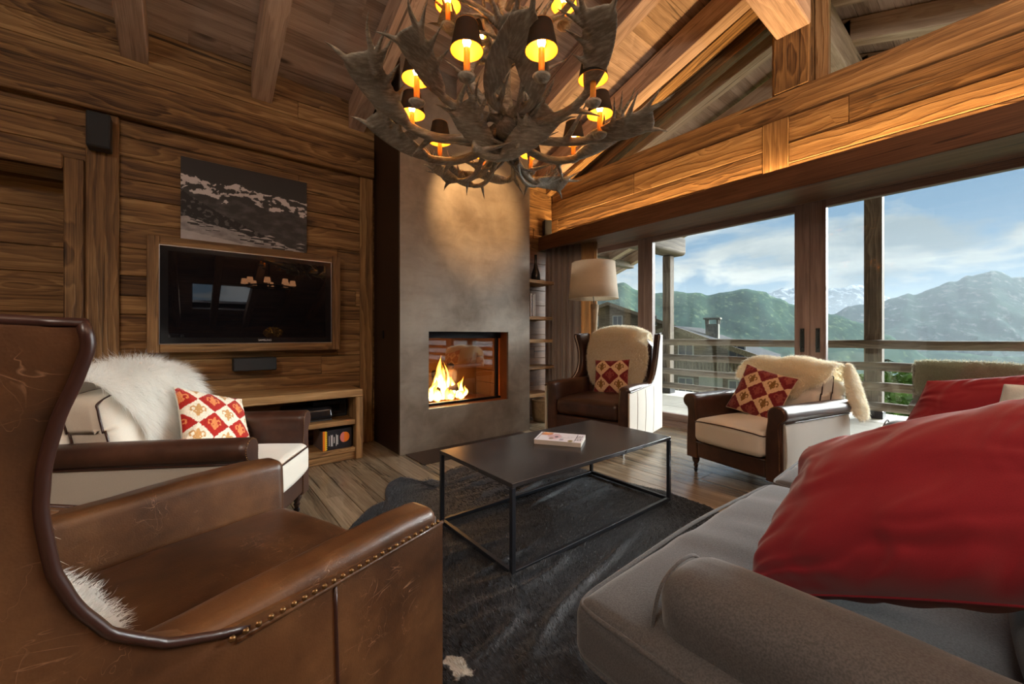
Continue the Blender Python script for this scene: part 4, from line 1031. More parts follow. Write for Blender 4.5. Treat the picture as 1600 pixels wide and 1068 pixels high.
XFZ = ([.10, .595, .605, .62, .65, .70, .76, .82, .90, .96, 1.02, 1.07, 1.11, 1.14], [.41, .41, .20, -.14, -.208, -.268, -.304, -.325, -.336, -.334, -.323, -.308, -.300, -.306])
def wing_y(x, z):
    f = np.clip((z-.72)/.38, 0, 1)**1.6*np.clip((x+.52)/.26, 0, 1)
    return .425+.05*f
def wing_chair(loc, rz, label, L, OUT, group=None, tall=1., nailed=False, seams=(.08, -.249), SM=None):
    r = empty('wing_armchair', loc, rz, label, 'armchair', group)
    P_ = M['piping_dark']
    mb = MB()
    def crown(V): V[:, 2] += .035*np.clip(1-(V[:, 1]/.34)**2, 0, 1)*np.clip(1-((V[:, 0]-.05)/.42)**2, 0, 1)*(V[:, 2] > .4)+.006*fnoise(V, 6., 2.); return V
    mb.rbox((-.30, -.338, .31), (.405, .338, .475), .05, 14, crown); mb.build('seat_cushion', L, r)
    mb = MB(); mb.rbox((-.45, -.41, .13), (.385, .41, .305), .02, 6); mb.build('base', L, r)
    for sg in (1, -1):
        def arm(V, sg=sg):
            up = np.clip((V[:, 2]-.45)/.2, 0, 1); V[:, 1] += sg*.012*up; V[:, 2] += .006*np.sin(V[:, 0]*8)*up; V += .003*fnoise(V, 9., 1.)[:, None]; return V
        mb = MB(); mb.rbox((-.46, sg*.39-.055, .12), (.41, sg*.39+.055, .64), .035, 10, arm)
        mb.build('arm', L, r)
        # wing: thick lofted pad above the arm
        Z = np.linspace(.60, 1.122, 22); mb = MB(); G = np.zeros((22, 26, 3))
        for i, z in enumerate(Z):
            xf = np.interp(z, *XFZ) if z > .62 else -.13; xr = -.50-.03*(z-.6)
            th = .028*min(1, (1.16-z)/.05+.15); zz_ = z+.012*((z-.6)/.54)**3
            for j in range(26):
                a = 2*pi*j/26; cx = (xf+xr)/2+(xf-xr)/2*np.sign(cos(a))*abs(cos(a))**.35; sy = np.sign(sin(a))*abs(sin(a))**.5
                G[i, j] = (cx, sg*(wing_y(cx, z)+sy*th), zz_+ (.012 if z > 1.1 else 0)*(1 if cx < -.4 else 0))
        mb.grid(G, closev=True, flip=sg > 0); c = G[-1].mean(0); k = len(mb.v[0])
        mb.add(np.vstack([G[-1], c[None]]), [(j, (j+1) % 26, 26) if sg < 0 else ((j+1) % 26, j, 26) for j in range(26)])
        mb.build('wing', L, r)
        # outside panel: one skin over arm side and wing
        Z = np.unique(np.r_[np.linspace(.12, .59, 8), np.linspace(.59, .66, 10), np.linspace(.66, 1.130, 22)]); X = np.linspace(0, 1, 22); G = np.zeros((len(Z), 22, 3))
        edge = []
        for i, z in enumerate(Z):
            xf = np.interp(z, *XFZ)+.004; xr = -.515-.03*max(z-.6, 0)
            for j, t in enumerate(X):
                x = xr+(xf-xr)*t; G[i, j] = (x, sg*(wing_y(x, z)+.033+.010*sin(pi*min(1, t*1.02))*sin(pi*min(1, (z-.1)/.55) if z < .6 else pi)+.003), z)
            edge.append(G[i, -1].copy())
        mb = MB(); mb.grid(G, flip=sg < 0)
        G2 = G.copy(); G2[..., 1] -= sg*.014; mb.grid(G2, flip=sg > 0)
        for a_, b_ in ((G[:, -1], G2[:, -1]), (G2[:, 0], G[:, 0])): mb.grid(np.stack([a_, b_], 1), flip=sg < 0)
        mb.grid(np.stack([G[-1], G2[-1]], 1), flip=sg > 0)
        o = mb.build('outside_panel', OUT, r)
        edge = np.array(edge); run = edge[edge[:, 2] >= .59]
        run = np.vstack([[(.413, run[0][1], .60)], run[run[:, 0] < .40]]) if not nailed else np.vstack([[(-.09, run[0][1]-sg*.004, .602)], run[run[:, 0] < -.12]]); sm = spline(run, 60)
        tip = np.array([(np.interp(t, [0, 1], [-.275, -.53]), sg*(wing_y(np.interp(t, [0, 1], [-.275, -.53]), 1.14)+.02), 1.134+.012*t) for t in np.linspace(.08, 1, 6)])
        mb = MB(); mb.tube(np.vstack([sm, tip]), .0075, 8); mb.build('piping', P_ if L is not None else P_, r)
        if nailed:
            q = np.array([(x, sg*.4695, .606) for x in np.linspace(-.13, .405, 6)]); mb = MB(); nails(mb, q, .021, .0062, (0, sg, 0)); mb.build('nailhead_trim', M['brass'], r)
            mb = MB(); mb.tube([(x, sg*(.464), .594) for x in np.linspace(-.11, .41, 6)], .0055, 6); mb.tube([(.412, sg*.43, z) for z in (.14, .3, .45, .60)], .005, 6); mb.build('piping', L, r)
        for xs in seams:
            mb = MB(); mb.tube([(xs+.004*sin(z*9), sg*(.4605+.010*sin(pi*min(1, (xs+.5)/.92))*sin(pi*min(1, (z-.1)/.55))), z) for z in np.linspace(.13, .588 if xs > -.2 else .60, 10)], .0045 if SM is None else .003, 6); mb.build('seam', SM or P_, r)
    def back(V):
        t = np.clip((V[:, 2]-.45)/.65, 0, 1); V[:, 0] -= .055*t
        arch = np.where(V[:, 2] > .9, (V[:, 2]-.9)/.2, 0); V[:, 2] -= arch*.10*(np.abs(V[:, 1])/.36)**2.6
        V[:, 0] += .02*np.clip(1-(V[:, 1]/.34)**2, 0, 1)*(V[:, 0] > -.42); return V
    mb = MB(); mb.rbox((-.50, -.375, .30), (-.345, .375, 1.175), .05, 12, back); mb.build('back', L, r)
    mb = MB(); mb.rbox((-.525, -.40, .13), (-.49, .40, 1.10), .015, 8, back); mb.build('rear_panel', OUT, r)
    for sx, sy in ((1, 1), (1, -1), (-1, 1), (-1, -1)):
        mb = MB(); w = .022
        mb.add([(sx*.35-w, sy*.36-w, .135), (sx*.35+w, sy*.36-w, .135), (sx*.35+w, sy*.36+w, .135), (sx*.35-w, sy*.36+w, .135)]+[(sx*.36-w*.6, sy*.37-w*.6, 0), (sx*.36+w*.6, sy*.37-w*.6, 0), (sx*.36+w*.6, sy*.37+w*.6, 0), (sx*.36-w*.6, sy*.37+w*.6, 0)],
               [(0, 1, 2, 3), (7, 6, 5, 4), (0, 4, 5, 1), (1, 5, 6, 2), (2, 6, 7, 3), (3, 7, 4, 0)], smooth=False); mb.build('leg', M['turned'], r)
    return r
def ang(ux, uy): return atan2(uy, ux)
FGO = (.012, 1.308, 0); FGR = ang(.945, .327)
wing_chair(FGO, FGR, 'large worn tan leather wing armchair in the near left corner', M['leather_tan'], M['leather_tan'], nailed=True)
FWO = (3.408, 2.716, 0); FWR = ang(-.97, -.23)
wing_chair(FWO, FWR, 'wing armchair of dark leather and cream sides beside the floor lamp', M['leather_dark'], M['canvas'], seams=(.23, .02, -.22), SM=M['seam_tan'])

def scroll_outline(sg, n=40):
    """outline of an arm front (y, z): slender foot sweeping out into a rolled top"""
    P = [(.272, .13), (.272, .42), (.278, .49), (.285, .54), (.283, .583), (.292, .615), (.318, .637), (.352, .643), (.386, .630), (.404, .603), (.406, .574), (.392, .547), (.368, .527), (.362, .48), (.368, .38), (.372, .25), (.372, .13)]
    Q = spline([(p[0], p[1], 0) for p in P], n)[:, :2]; Q[:, 0] *= sg; return Q
def club_chair(loc, rz, label, group=None):
    r = empty('club_armchair', loc, rz, label, 'armchair', group); L = M['leather_dark']; Cn = M['canvas']; Pm = M['piping_dark']
    mb = MB(); mb.rbox((-.40, -.36, .135), (.33, .36, .30), .02, 8); mb.rbox((.28, -.28, .135), (.385, .28, .275), .025, 6)
    mb.tube([(.388, y, .262) for y in np.linspace(-.275, .275, 9)], .006, 6); mb.build('base', L, r)
    def crown(V):
        k = np.clip(1-(V[:, 1]/.285)**2, 0, 1)*np.clip(1-((V[:, 0]-.10)/.36)**2, 0, 1); V[:, 2] += .035*k*(V[:, 2] > .36)
        V[:, 0] += .018*np.clip(1-(V[:, 1]/.285)**2, 0, 1)*(V[:, 0] > .2); return V
    mb = MB(); mb.rbox((-.24, -.275, .275), (.425, .275, .455), .045, 14, crown); sc = mb.build('seat_cushion', Cn, r)
    mb = MB(); P = [(-.2, -.272, .425)]+[(.34, -.274, .428), (.41, -.262, .43), (.43, -.2, .44), (.445, 0, .449), (.43, .2, .44), (.41, .262, .43), (.34, .274, .428), (-.2, .272, .425)]
    mb.tube(spline(P, 60), .0048, 6); mb.build('piping', Pm, sc)
    for sg in (1, -1):
        Q = scroll_outline(sg); n_ = len(Q)
        # leather arm: the roll and inner side, drawn back along the chair
        ro = [(q[0], q[1]) for q in Q if True]
        X = np.array([-.47, -.40, -.2, 0, .2, .35]); G = np.array([[(x, q[0], q[1]-.012*max(0, -(x+.1))*1.5) for q in Q] for x in X])
        mb = MB(); mb.grid(G, flip=sg < 0); k = len(G[0])
        mb.add(G[0], [tuple(range(k)) if sg > 0 else tuple(range(k))[::-1]]); ar = mb.build('arm', L, r)
        # cream outside panel under the roll
        mb = MB(); mb.rbox((-.475, min(sg*.366, sg*.384), .14), (.350, max(sg*.366, sg*.384), .53), .008, 6, lambda V, sg=sg: V+np.stack([0*V[:, 0], sg*.010*np.sin(np.clip((V[:, 2]-.14)/.37, 0, 1)*pi)*(abs(V[:, 1]) > .37), 0*V[:, 0]], 1)); mb.build('outside_panel', M['canvas_grey'], r)
        mb = MB(); mb.tube([(x, sg*.388, .532) for x in np.linspace(-.47, .35, 8)], .0045, 6); mb.tube([(-.476, sg*.382, z) for z in np.linspace(.14, .5, 5)], .0045, 6); mb.build('piping', Pm, r)
        # padded front scroll
        mb = MB(); c = Q.mean(0)
        A = np.stack([np.full(n_, .35), Q[:, 0], Q[:, 1]], 1); B = np.stack([np.full(n_, .378), Q[:, 0], Q[:, 1]], 1)
        inn = Q+(c-Q)*0; nn_ = np.gradient(Q, axis=0); nn_ = np.stack([-nn_[:, 1], nn_[:, 0]], 1)*(1 if sg > 0 else -1); nn_ /= np.linalg.norm(nn_, axis=1)[:, None]
        I = Q-nn_*-.012 if False else Q+(-nn_)*.010
        Bi = np.stack([np.full(n_, .388), I[:, 0], I[:, 1]], 1)
        G = np.stack([A, B, Bi]); mb.grid(G, flip=sg < 0)
        mb.add(Bi, [tuple(range(n_)) if sg < 0 else tuple(range(n_))[::-1]]); fr = mb.build('arm_front', L, r)
        mb = MB(); q = np.stack([np.full(n_, .384), Q[:, 0]-nn_[:, 0]*.006, Q[:, 1]-nn_[:, 1]*.006], 1); nails(mb, q, .0115, .0038, (1, 0, 0)); mb.build('nailhead_trim', M['brass'], fr)
    def lean(V):
        t = (V[:, 2]-.45); V[:, 0] -= .26*t; V[:, 2] -= np.where(V[:, 2] > .7, .05*(np.abs(V[:, 1])/.33)**3, 0); return V
    mb = MB(); mb.rbox((-.49, -.345, .30), (-.36, .345, .80), .045, 10, lean); mb.build('back', Cn, r)
    def puff(V):
        k = np.clip(1-(V[:, 1]/.31)**2, 0, 1)*np.clip(1-((V[:, 2]-.65)/.24)**2, 0, 1); V[:, 0] += .045*k*np.sign(V[:, 0]+.28); V += .004*fnoise(V, 11., 3.)[:, None]
        return lean(V)
    mb = MB(); mb.rbox((-.37, -.30, .44), (-.19, .30, .855), .05, 14, puff); bc = mb.build('back_cushion', Cn, r)
    mb = MB()
    for xx in (-.205, -.352):
        P = [(xx, -.27, .46), (xx, -.292, .52), (xx, -.296, .65), (xx, -.292, .80), (xx, -.26, .842), (xx, 0, .85), (xx, .26, .842), (xx, .292, .80), (xx, .296, .65), (xx, .292, .52), (xx, .27, .46)]
        P = spline(P, 60); P = lean(P); mb.tube(P, .005, 6)
    mb.build('piping', Pm, bc)
    for sy in (1, -1): castor_leg(r, .33, sy*.325, .15)
    for sy in (1, -1):
        mb = MB(); mb.box((-.45, sy*.32-.02, 0), (-.41, sy*.32+.02, .14), 2); mb.build('leg', M['turned'], r)
    return r
LCO = (.066, 2.72, 0); LCR = radians(-31)
C2O = (3.504, 1.241, 0); C2R = ang(-.977, .21)
club_chair(LCO, LCR, 'cream club armchair with leather arms and long white fur, below the television', 'cream club armchairs')
club_chair(C2O, C2R, 'cream club armchair with short fleece and leather arms, before the sliding doors', 'cream club armchairs')

# ------------------------------------------------------------------ fleeces and fur
def strands(mb, P, Nrm, Dn, L, w, droop, curl, rs, seg=4, rnd0=.2):
    k = len(P); L = L*(.65+.6*rs.rand(k)); side = np.cross(Nrm, rs.randn(k, 3)); side /= np.linalg.norm(side, axis=1)[:, None]+1e-9
    ph = rs.rand(k)*6.28; clump = rs.randn(k, 3)*.18
    t2 = np.cross(Nrm, side); rows = []
    for s_ in range(seg+1):
        u = s_/seg
        c = P+Nrm*(L*u*(1-.45*u*droop))[:, None]+(Dn*droop+clump)*(L*u**1.5)[:, None]+(side*np.sin(ph+u*5)[:, None]+t2*np.cos(ph+u*5)[:, None]-side*np.sin(ph)[:, None]-t2*np.cos(ph)[:, None])*(curl*L)[:, None]
        ww = w*(1-u)**.6+.00005; rows.append(c-side*ww); rows.append(c+side*ww)
    V = np.stack(rows, 1); m = 2*(seg+1); base = np.arange(k)[:, None]*m
    F = np.concatenate([base+np.array([[2*s_, 2*s_+1, 2*s_+3, 2*s_+2]]) for s_ in range(seg)], 0)
    o = mb.n; mb.v.append(V.reshape(-1, 3)); mb.g.append(V.reshape(-1, 3)); mb.r.append(np.repeat(np.clip(rnd0+.8*rs.rand(k), 0, 1), m)); mb.col.append(np.ones((k*m, 4)))
    mb.f.extend((F+o).tolist()); mb.mi.extend([0]*len(F)); mb.smooth.extend([True]*len(F)); mb.n += k*m
def pelt(name, fn, outline, n_, L, w, mat, label, parentM, droop=.8, curl=.08, seed=1, under=None, grid_n=(46, 40), lump=.012, lsc=14., group=None, cat='sheepskin', seg=4, lenf=None):
    """a skin laid along fn(u, v) -> point; outline(u, v) < 1 inside; base hide plus strands in one mesh"""
    rs = np.random.RandomState(seed)
    nu, nv = grid_n
    def surf(U, V):
        P = fn(U, V); e = 1e-3; Pu = fn(U+e, V)-P; Pv = fn(U, V+e)-P; Nn = np.cross(Pu, Pv); Nn /= np.linalg.norm(Nn, axis=-1, keepdims=True)+1e-12
        return P, Nn
    # hide: polar grid out to the outline
    A = np.linspace(0, 2*pi, 90, endpoint=False); rad = outline(A)
    R_ = np.linspace(0, 1, 26)
    U = np.cos(A)[:, None]*rad[:, None]*R_[None]; V = np.sin(A)[:, None]*rad[:, None]*R_[None]
    P, Nn = surf(U, V)
    m4 = np.array(parentM)
    P = P+Nn*(.004+lump*(1-R_[None]**4)*(.7+.6*fnoise(P, lsc, seed)))[..., None]
    mb = MB(); mb.grid(P, closeu=True, rnd=.15)
    a = rs.rand(n_)*2*pi; q = np.sqrt(rs.rand(n_)); q = np.where(rs.rand(n_) < .12, 1-.04*rs.rand(n_), q); ra = np.interp(a, np.r_[A, 2*pi], np.r_[rad, rad[0]])
    u = np.cos(a)*ra*q; v = np.sin(a)*ra*q; P2, N2 = surf(u, v)
    lum = lump*(1-q**4)*(.7+.6*fnoise(P2, lsc, seed)); P2 = P2+N2*(.002+lum)[:, None]
    # strands lean outwards near the rim
    e = 1e-2; out = fn(u*(1+e), v*(1+e))-fn(u, v); out /= np.linalg.norm(out, axis=1)[:, None]+1e-9
    nn = N2+out*(q**6)[:, None]*1.2; nn /= np.linalg.norm(nn, axis=1)[:, None]
    zdir = np.array([0, 0, -1.]); dn = np.tile(zdir, (n_, 1))+.35*np.stack([fnoise(P2, 7., 3), fnoise(P2, 7., 9), 0*u], 1)*1.5
    dn = dn-N2*np.minimum(0, (dn*N2).sum(1))[:, None]*1.0
    LL = np.full(n_, L) if lenf is None else L*lenf(u, v)
    strands(mb, P2, nn, dn, LL, w, droop, curl, rs, seg)
    mb.xform(parentM)
    o = mb.build(name, mat); tag(o, label, cat, group); return o
def chairM(o, rz): return Matrix.Translation(o) @ Matrix.Rotation(rz, 4, 'Z')
def path_fn(pts, width, yc=0., yshape=None, roll=0.):
    S_ = spline([(p[0], p[1], 0) for p in pts], 200)[:, :2]; d = np.r_[0, np.cumsum(np.linalg.norm(np.diff(S_, axis=0), axis=1))]; d /= d[-1]
    def fn(U, V):  # U across -1..1, V along -1..1 (front-bottom to rear)
        t = np.clip((V+1)/2, -.05, 1.05); x = np.interp(t, d, S_[:, 0]); z = np.interp(t, d, S_[:, 1]); y = yc+U*width
        if yshape is not None: x, y, z = yshape(U, V, x, y, z)
        return np.stack([x, y, z], -1)
    return fn
# far wing chair: short fleece over the inner back and the rounded top
def ys(U, V, x, y, z): return x, y, z-.08*np.clip(np.abs(U), 0, 1.1)**2.6*np.clip((z-.85)/.3, 0, 1)
fn = path_fn([(-.315, .50), (-.325, .62), (-.345, .85), (-.36, 1.06), (-.395, 1.175), (-.47, 1.215), (-.555, 1.17), (-.575, 1.05), (-.57, .90)], .345, 0, ys)
outl = lambda A: 1/np.maximum(np.abs(np.cos(A))**5+np.abs(np.sin(A))**5, 1e-6)**(1/5)*(1-.04*np.sin(A*5))
pelt('sheepskin', fn, outl, 20000, .022, .0016, M['fleece'], 'cream short fleece over the tall back of the winged chair beside the lamp', chairM(FWO, FWR), droop=.4, curl=.25, seed=4, lump=.012)
# near wing chair: long fur on the inner back
fn = path_fn([(-.172, .52), (-.225, .535), (-.275, .585), (-.312, .67), (-.335, .85), (-.35, 1.02), (-.39, 1.16), (-.46, 1.20), (-.55, 1.16), (-.57, 1.0)], .325, 0, ys)
pelt('sheepskin', fn, outl, 16000, .03, .0007, M['fur_white'], 'white fur on the inner back of the near tan leather armchair', chairM(FGO, FGR), droop=.9, curl=.06, seed=5, lump=.02)
# club chair before the doors
def ys2(U, V, x, y, z):
    a = np.clip(np.abs(U)-.80, 0, 1); return x, y, z-.03*np.abs(U)**3+.010*np.sin(U*7)
fn = path_fn([(-.195, .64), (-.23, .74), (-.285, .85), (-.34, .905), (-.42, .915), (-.50, .88), (-.555, .80), (-.56, .65), (-.55, .52)], .36, .0, ys2)
outl2 = lambda A: (1/np.maximum(np.abs(np.cos(A))**4+np.abs(np.sin(A))**4, 1e-6)**(1/4))*(.93+.07*np.cos(A*5+1)+.04*np.sin(9*A))
pelt('sheepskin', fn, outl2, 22000, .026, .0017, M['fleece'], 'cream curly fleece draped over the back of the club armchair by the sliding doors', chairM(C2O, C2R), droop=.5, curl=.3, seed=6, lump=.014, lsc=30.)
# its hanging end at the rear corner
def hang(U, V):
    x = -.55-.09*(1-V)*.5+0*U; y = .36+.075*U+.03*(1-V)*.5; z = .63+.19*V; return np.stack([x+.05*U*U*-1, y, z+.0*U], -1)
pelt('sheepskin', lambda U, V: np.stack([-.52-.02*(1-V)-.085*U*(1.1-.3*V), .335+.075*(1-V)*.5+.02*np.cos(U*1.5), .70+.20*V], -1), lambda A: 1/np.maximum(np.abs(np.cos(A))**3+np.abs(np.sin(A))**3, 1e-6)**(1/3), 8000, .026, .0017, M['fleece'], 'dangling fleece leg behind the right arm of the armchair by the doors', chairM(C2O, C2R), droop=.7, curl=.25, seed=7, lump=.02)
# left club chair: long white fur spilling down the front
def ys3(U, V, x, y, z): return x+.02*np.sin(U*4), y, z-.035*np.abs(U)**3+.015*np.sin(U*6+1)
fn = path_fn([(.02, .49), (-.10, .50), (-.165, .56), (-.19, .66), (-.235, .78), (-.30, .89), (-.37, .93), (-.47, .92), (-.56, .84), (-.60, .66), (-.60, .42), (-.58, .22)], .36, .03, ys3)
outl3 = lambda A: np.interp(np.mod(A, 2*pi), np.array([0, 35, 60, 80, 100, 120, 150, 180, 215, 250, 275, 300, 325, 345, 360])*pi/180, [.97, 1.12, 1.1, 1.0, 1.02, 1.15, 1.2, 1.05, .72, .86, 1.0, 1.05, 1.02, .93, .97])
pelt('sheepskin', fn, outl3, 42000, .075, .0006, M['fur_white'], 'long white fur thrown over the back of the club armchair below the television', chairM(LCO, LCR), droop=.95, curl=.05, seed=8, lump=.03, lsc=9., cat='fur throw', seg=5)
# fleece on the outdoor chair back beyond the doors
oc = empty('outdoor_chair', (5.95, .27, 0), radians(183), 'wooden terrace chair under a grey fleece, behind the red cushions', 'chair')
for (lo, hi, g, nm) in (((-.3, -.40, .36), (.32, .40, .42), 1, 'seat'), ((-.36, -.40, .42), (-.30, .40, .80), 1, 'backrest'), ((.2, -.38, 0), (.26, -.32, .36), 2, 'leg'), ((.2, .32, 0), (.26, .38, .36), 2, 'leg'), ((-.34, -.38, 0), (-.28, -.32, .36), 2, 'leg'), ((-.34, .32, 0), (-.28, .38, .36), 2, 'leg')):
    mb = MB(); mb.box(lo, hi, g, bev=.01); mb.build(nm, M['greywood'], oc)
fn = path_fn([(-.285, .44), (-.285, .60), (-.287, .74), (-.31, .825), (-.35, .825), (-.375, .74), (-.375, .6), (-.375, .40)], .38, 0)
pelt('sheepskin', fn, lambda A: 1/np.maximum(np.abs(np.cos(A))**6+np.abs(np.sin(A))**6, 1e-6)**(1/6)*(1+.03*np.sin(7*A)), 9000, .03, .002, M['fleece_grey'], 'grey shaggy fleece over the chair out on the terrace', chairM((5.95, .27, 0), radians(183)), droop=.5, curl=.2, seed=9, lump=.02)

# ------------------------------------------------------------------ cushions
def pillow(name, mat, label, c, hx, up, nrm, w, h, t, group=None, colfn=None, N=60, seed=1, wr=.006, pin=.07, backmat=None, sag=0., cat='cushion', piped=None):
    hx = np.array(hx, float); up = np.array(up, float); nrm = np.array(nrm, float)
    rs = np.random.RandomState(seed); u = np.sin(np.linspace(-pi/2, pi/2, N)*.92)/sin(pi/2*.92); U, V = np.meshgrid(u, u, indexing='ij')
    body = ((1-np.abs(U)**2.6)*(1-np.abs(V)**2.6))**.55
    X = U*(1-pin*(1-V*V)) ; Y = V*(1-pin*(1-U*U))
    edge = np.maximum(np.abs(U), np.abs(V))
    n1 = fnoise(np.stack([U*2.2, V*2.2, 0*U+seed], -1)); n2 = fnoise(np.stack([U*6+n1*2, V*1.2, 0*U+seed+5], -1)); n3 = fnoise(np.stack([U*1.2, V*6+n1*2, 0*U+seed+9], -1))
    wrk = wr*((n2*edge**2*1.6+n3*edge**2*1.2)+n1*.8)
    r = empty(name, c, 0, label, cat, group)
    def P(sg):
        d = sg*(body*t/2+.003)+sg*wrk*np.clip(body*3, 0, 1)
        Yz = Y-sag*(1-U*U)*(1-V)*.5*.2
        return X[..., None]*hx*w/2+Yz[..., None]*up*h/2+d[..., None]*nrm
    col = None
    if colfn is not None:
        cc = colfn(X, Y); col = np.concatenate([cc, np.ones(cc.shape[:-1]+(1,))], -1)
    fl = np.dot(np.cross(hx, up), nrm) > 0
    mb = MB(); mb.grid(P(1), col=col, flip=not fl); mb.build('front', mat, r)
    mb = MB(); mb.grid(P(-1), flip=fl)
    a, b = P(1), P(-1)
    for A_, B_, f_ in ((a[0], b[0], 0), (a[-1], b[-1], 1), (a[:, 0], b[:, 0], 1), (a[:, -1], b[:, -1], 0)): mb.grid(np.stack([A_, B_], 1), flip=bool(f_) ^ fl)
    mb.build('rear', backmat or mat, r)
    e = np.concatenate([(a[:, 0]+b[:, 0])/2, (a[-1, :]+b[-1, :])[1:]/2, ((a[:, -1]+b[:, -1])/2)[::-1][1:], ((a[0, :]+b[0, :])/2)[::-1][1:]])
    mb = MB(); mb.tube(e, .0035, 6); mb.build('seam', piped or backmat or mat, r)
    return r
def fleur(x, y):
    """heraldic lily inside a unit lozenge; x, y in -1..1"""
    m = (np.abs(x) < .15*np.sqrt(np.clip(1-((y-.22)/.42)**2, 0, 1)))
    ax = np.abs(x); d = np.hypot((ax-.30)/.20, (y-.16)/.27); ring = (d < 1.0) & (d > .52) & ~((y < .08) & (ax > .30)); m |= ring
    m |= (np.hypot((ax-.42)/.09, (y-.05)/.09) < 1)
    m |= (np.abs(y+.12) < .055) & (ax < .26)
    m |= (ax < .06) & (y < -.12) & (y > -.48)
    m |= (np.hypot((ax-.15)/.12, (y+.27)/.14) < 1) & (np.hypot((ax-.22)/.12, (y+.36)/.13) > 1)
    return m
def needlepoint(nd, red, cream, m_on_cream, m_on_red, off=(0, 0), rot=0., stitch=64, par=0):
    def f(X, Y):
        X = np.round(X*stitch)/stitch; Y = np.round(Y*stitch)/stitch
        Xr, Yr = X*cos(rot)-Y*sin(rot), X*sin(rot)+Y*cos(rot)
        a = (Xr+Yr)*nd/2+off[0]; b = (Yr-Xr)*nd/2+off[1]; ia, ib = np.floor(a), np.floor(b); fa, fb_ = a-ia-.5, b-ib-.5
        lx = (fa-fb_); ly = (fa+fb_)
        cr = ((ia+ib) % 2) == par
        c = np.where(cr[..., None], np.array(cream), np.array(red)); mk = fleur(lx*1.08, ly*1.08+.02)
        c = np.where(mk[..., None], np.where(cr[..., None], np.array(m_on_cream), np.array(m_on_red)), c)
        return c*(1+.10*np.random.RandomState(1).randn(*X.shape)[..., None]*1.).clip(.6, 1.3)
    return f
M['needle'] = colmat('needlepoint_wool', .9, .5, 500., .1, .2)
M['cream_back'] = cloth_mat('cream_velvet_back', lin(222, 206, 180))
def chair_pt(o, rz, p): v = Matrix.Rotation(rz, 4, 'Z') @ Vector(p); return np.array((o[0]+v.x, o[1]+v.y, o[2]+v.z))
def chair_dir(rz, p): v = Matrix.Rotation(rz, 4, 'Z') @ Vector(p); return np.array(v.normalized())
def chair_pillow(o, rz, pc, lean, yaw, roll, w, label, colfn, seed, h=None, t=.12, back='cream_back'):
    m = Matrix.Rotation(rz, 4, 'Z') @ Matrix.Rotation(yaw, 4, 'Z') @ Matrix.Rotation(-lean, 4, 'Y') @ Matrix.Rotation(roll, 4, 'X')
    hx = np.array(m @ Vector((0, 1, 0))); up = np.array(m @ Vector((0, 0, 1))); nr = np.array(m @ Vector((1, 0, 0)))
    return pillow('cushion', M['needle'], label, tuple(chair_pt(o, rz, pc)), hx, up, nr, w, h or w, t, 'lily patterned cushions', colfn, N=150, seed=seed, backmat=M[back], wr=.004)
dkred = lin(118, 38, 42); crm = lin(222, 188, 150); gold = lin(132, 96, 48); mut = lin(146, 74, 66)
np1 = needlepoint(2, dkred, crm, gold, mut, off=(.5, .5), par=1)
chair_pillow(FWO, FWR, (-.20, .01, .665), radians(18), radians(6), radians(3), .39, 'small dark red cushion with cream lozenges on the winged chair beside the lamp', np1, 3)
np2 = needlepoint(2.5, dkred, crm, gold, mut, off=(.5, .5), par=1)
chair_pillow(C2O, C2R, (-.055, -.03, .655), radians(24), radians(8), radians(-14), .40, 'tilted dark red cushion with cream lozenges on the club armchair by the doors', np2, 4)
np3 = needlepoint(2.6, lin(176, 36, 28), lin(240, 232, 212), lin(206, 158, 100), lin(226, 140, 84), off=(.2, .55), rot=.12)
chair_pillow(LCO, LCR, (-.02, .10, .625), radians(34), radians(-14), radians(-22), .40, 'bright red and cream cushion leaning on white fur in the left club armchair', np3, 5, back='canvas')

# ------------------------------------------------------------------ sofa
sf = empty('sofa', (2.0, .15, 0), 0, 'long grey woven sofa with piped cushions in the near right corner', 'sofa')
def SB(lo, hi, r_, n_, fn, name, mat=None, parent=None):
    lo = (lo[0]-2.0, lo[1]-.15, lo[2]); hi = (hi[0]-2.0, hi[1]-.15, hi[2]); mb = MB(); mb.rbox(lo, hi, r_, n_, fn); return mb.build(name, mat or M['tweed'], parent or sf)
def SP(pts, r_, name, parent=None, n_=80):
    mb = MB(); P = spline([(p[0]-2.0, p[1]-.15, p[2]) for p in pts], n_); mb.tube(P, r_, 7); return mb.build(name, M['tweed'], parent or sf)
SB((.86, -.33, .10), (3.52, .62, .30), .03, 6, None, 'base')
def armfn(xc):
    def f(V):
        X = V[:, 0]+2.0-xc; up = np.clip((V[:, 2]-.34)/.26, 0, 1)**1.5; V[:, 0] = xc-2.0+X*(1+.30*up)
        V[:, 2] -= .012*up*np.clip((V[:, 1]+.15-.25)/.2, 0, 1)**2; V += .004*fnoise(V, 5., 2.)[:, None]; return V
    return f
for xc, lab in ((.935, 'n'), (3.50, 'f')):
    a = SB((xc-.10, -.36, .09), (xc+.10, .53, .592), .085, 14, armfn(xc), 'arm')
    so_ = -1 if lab == 'n' else 1; xo = xc+so_*.103
    SP([(xo, .41, .10), (xo, .41, .30), (xo+so_*.004, .40, .40), (xo+so_*.008, .34, .435), (xo+so_*.008, .15, .44), (xo+so_*.008, -.3, .44)], .006, 'piping', a)
    SP([(xc-.085, .526, .10), (xc-.087, .526, .36), (xc-.108, .515, .46), (xc-.085, .505, .545), (xc, .50, .575), (xc+.085, .505, .545), (xc+.108, .515, .46), (xc+.087, .526, .36), (xc+.085, .526, .10)], .0045, 'piping', a)
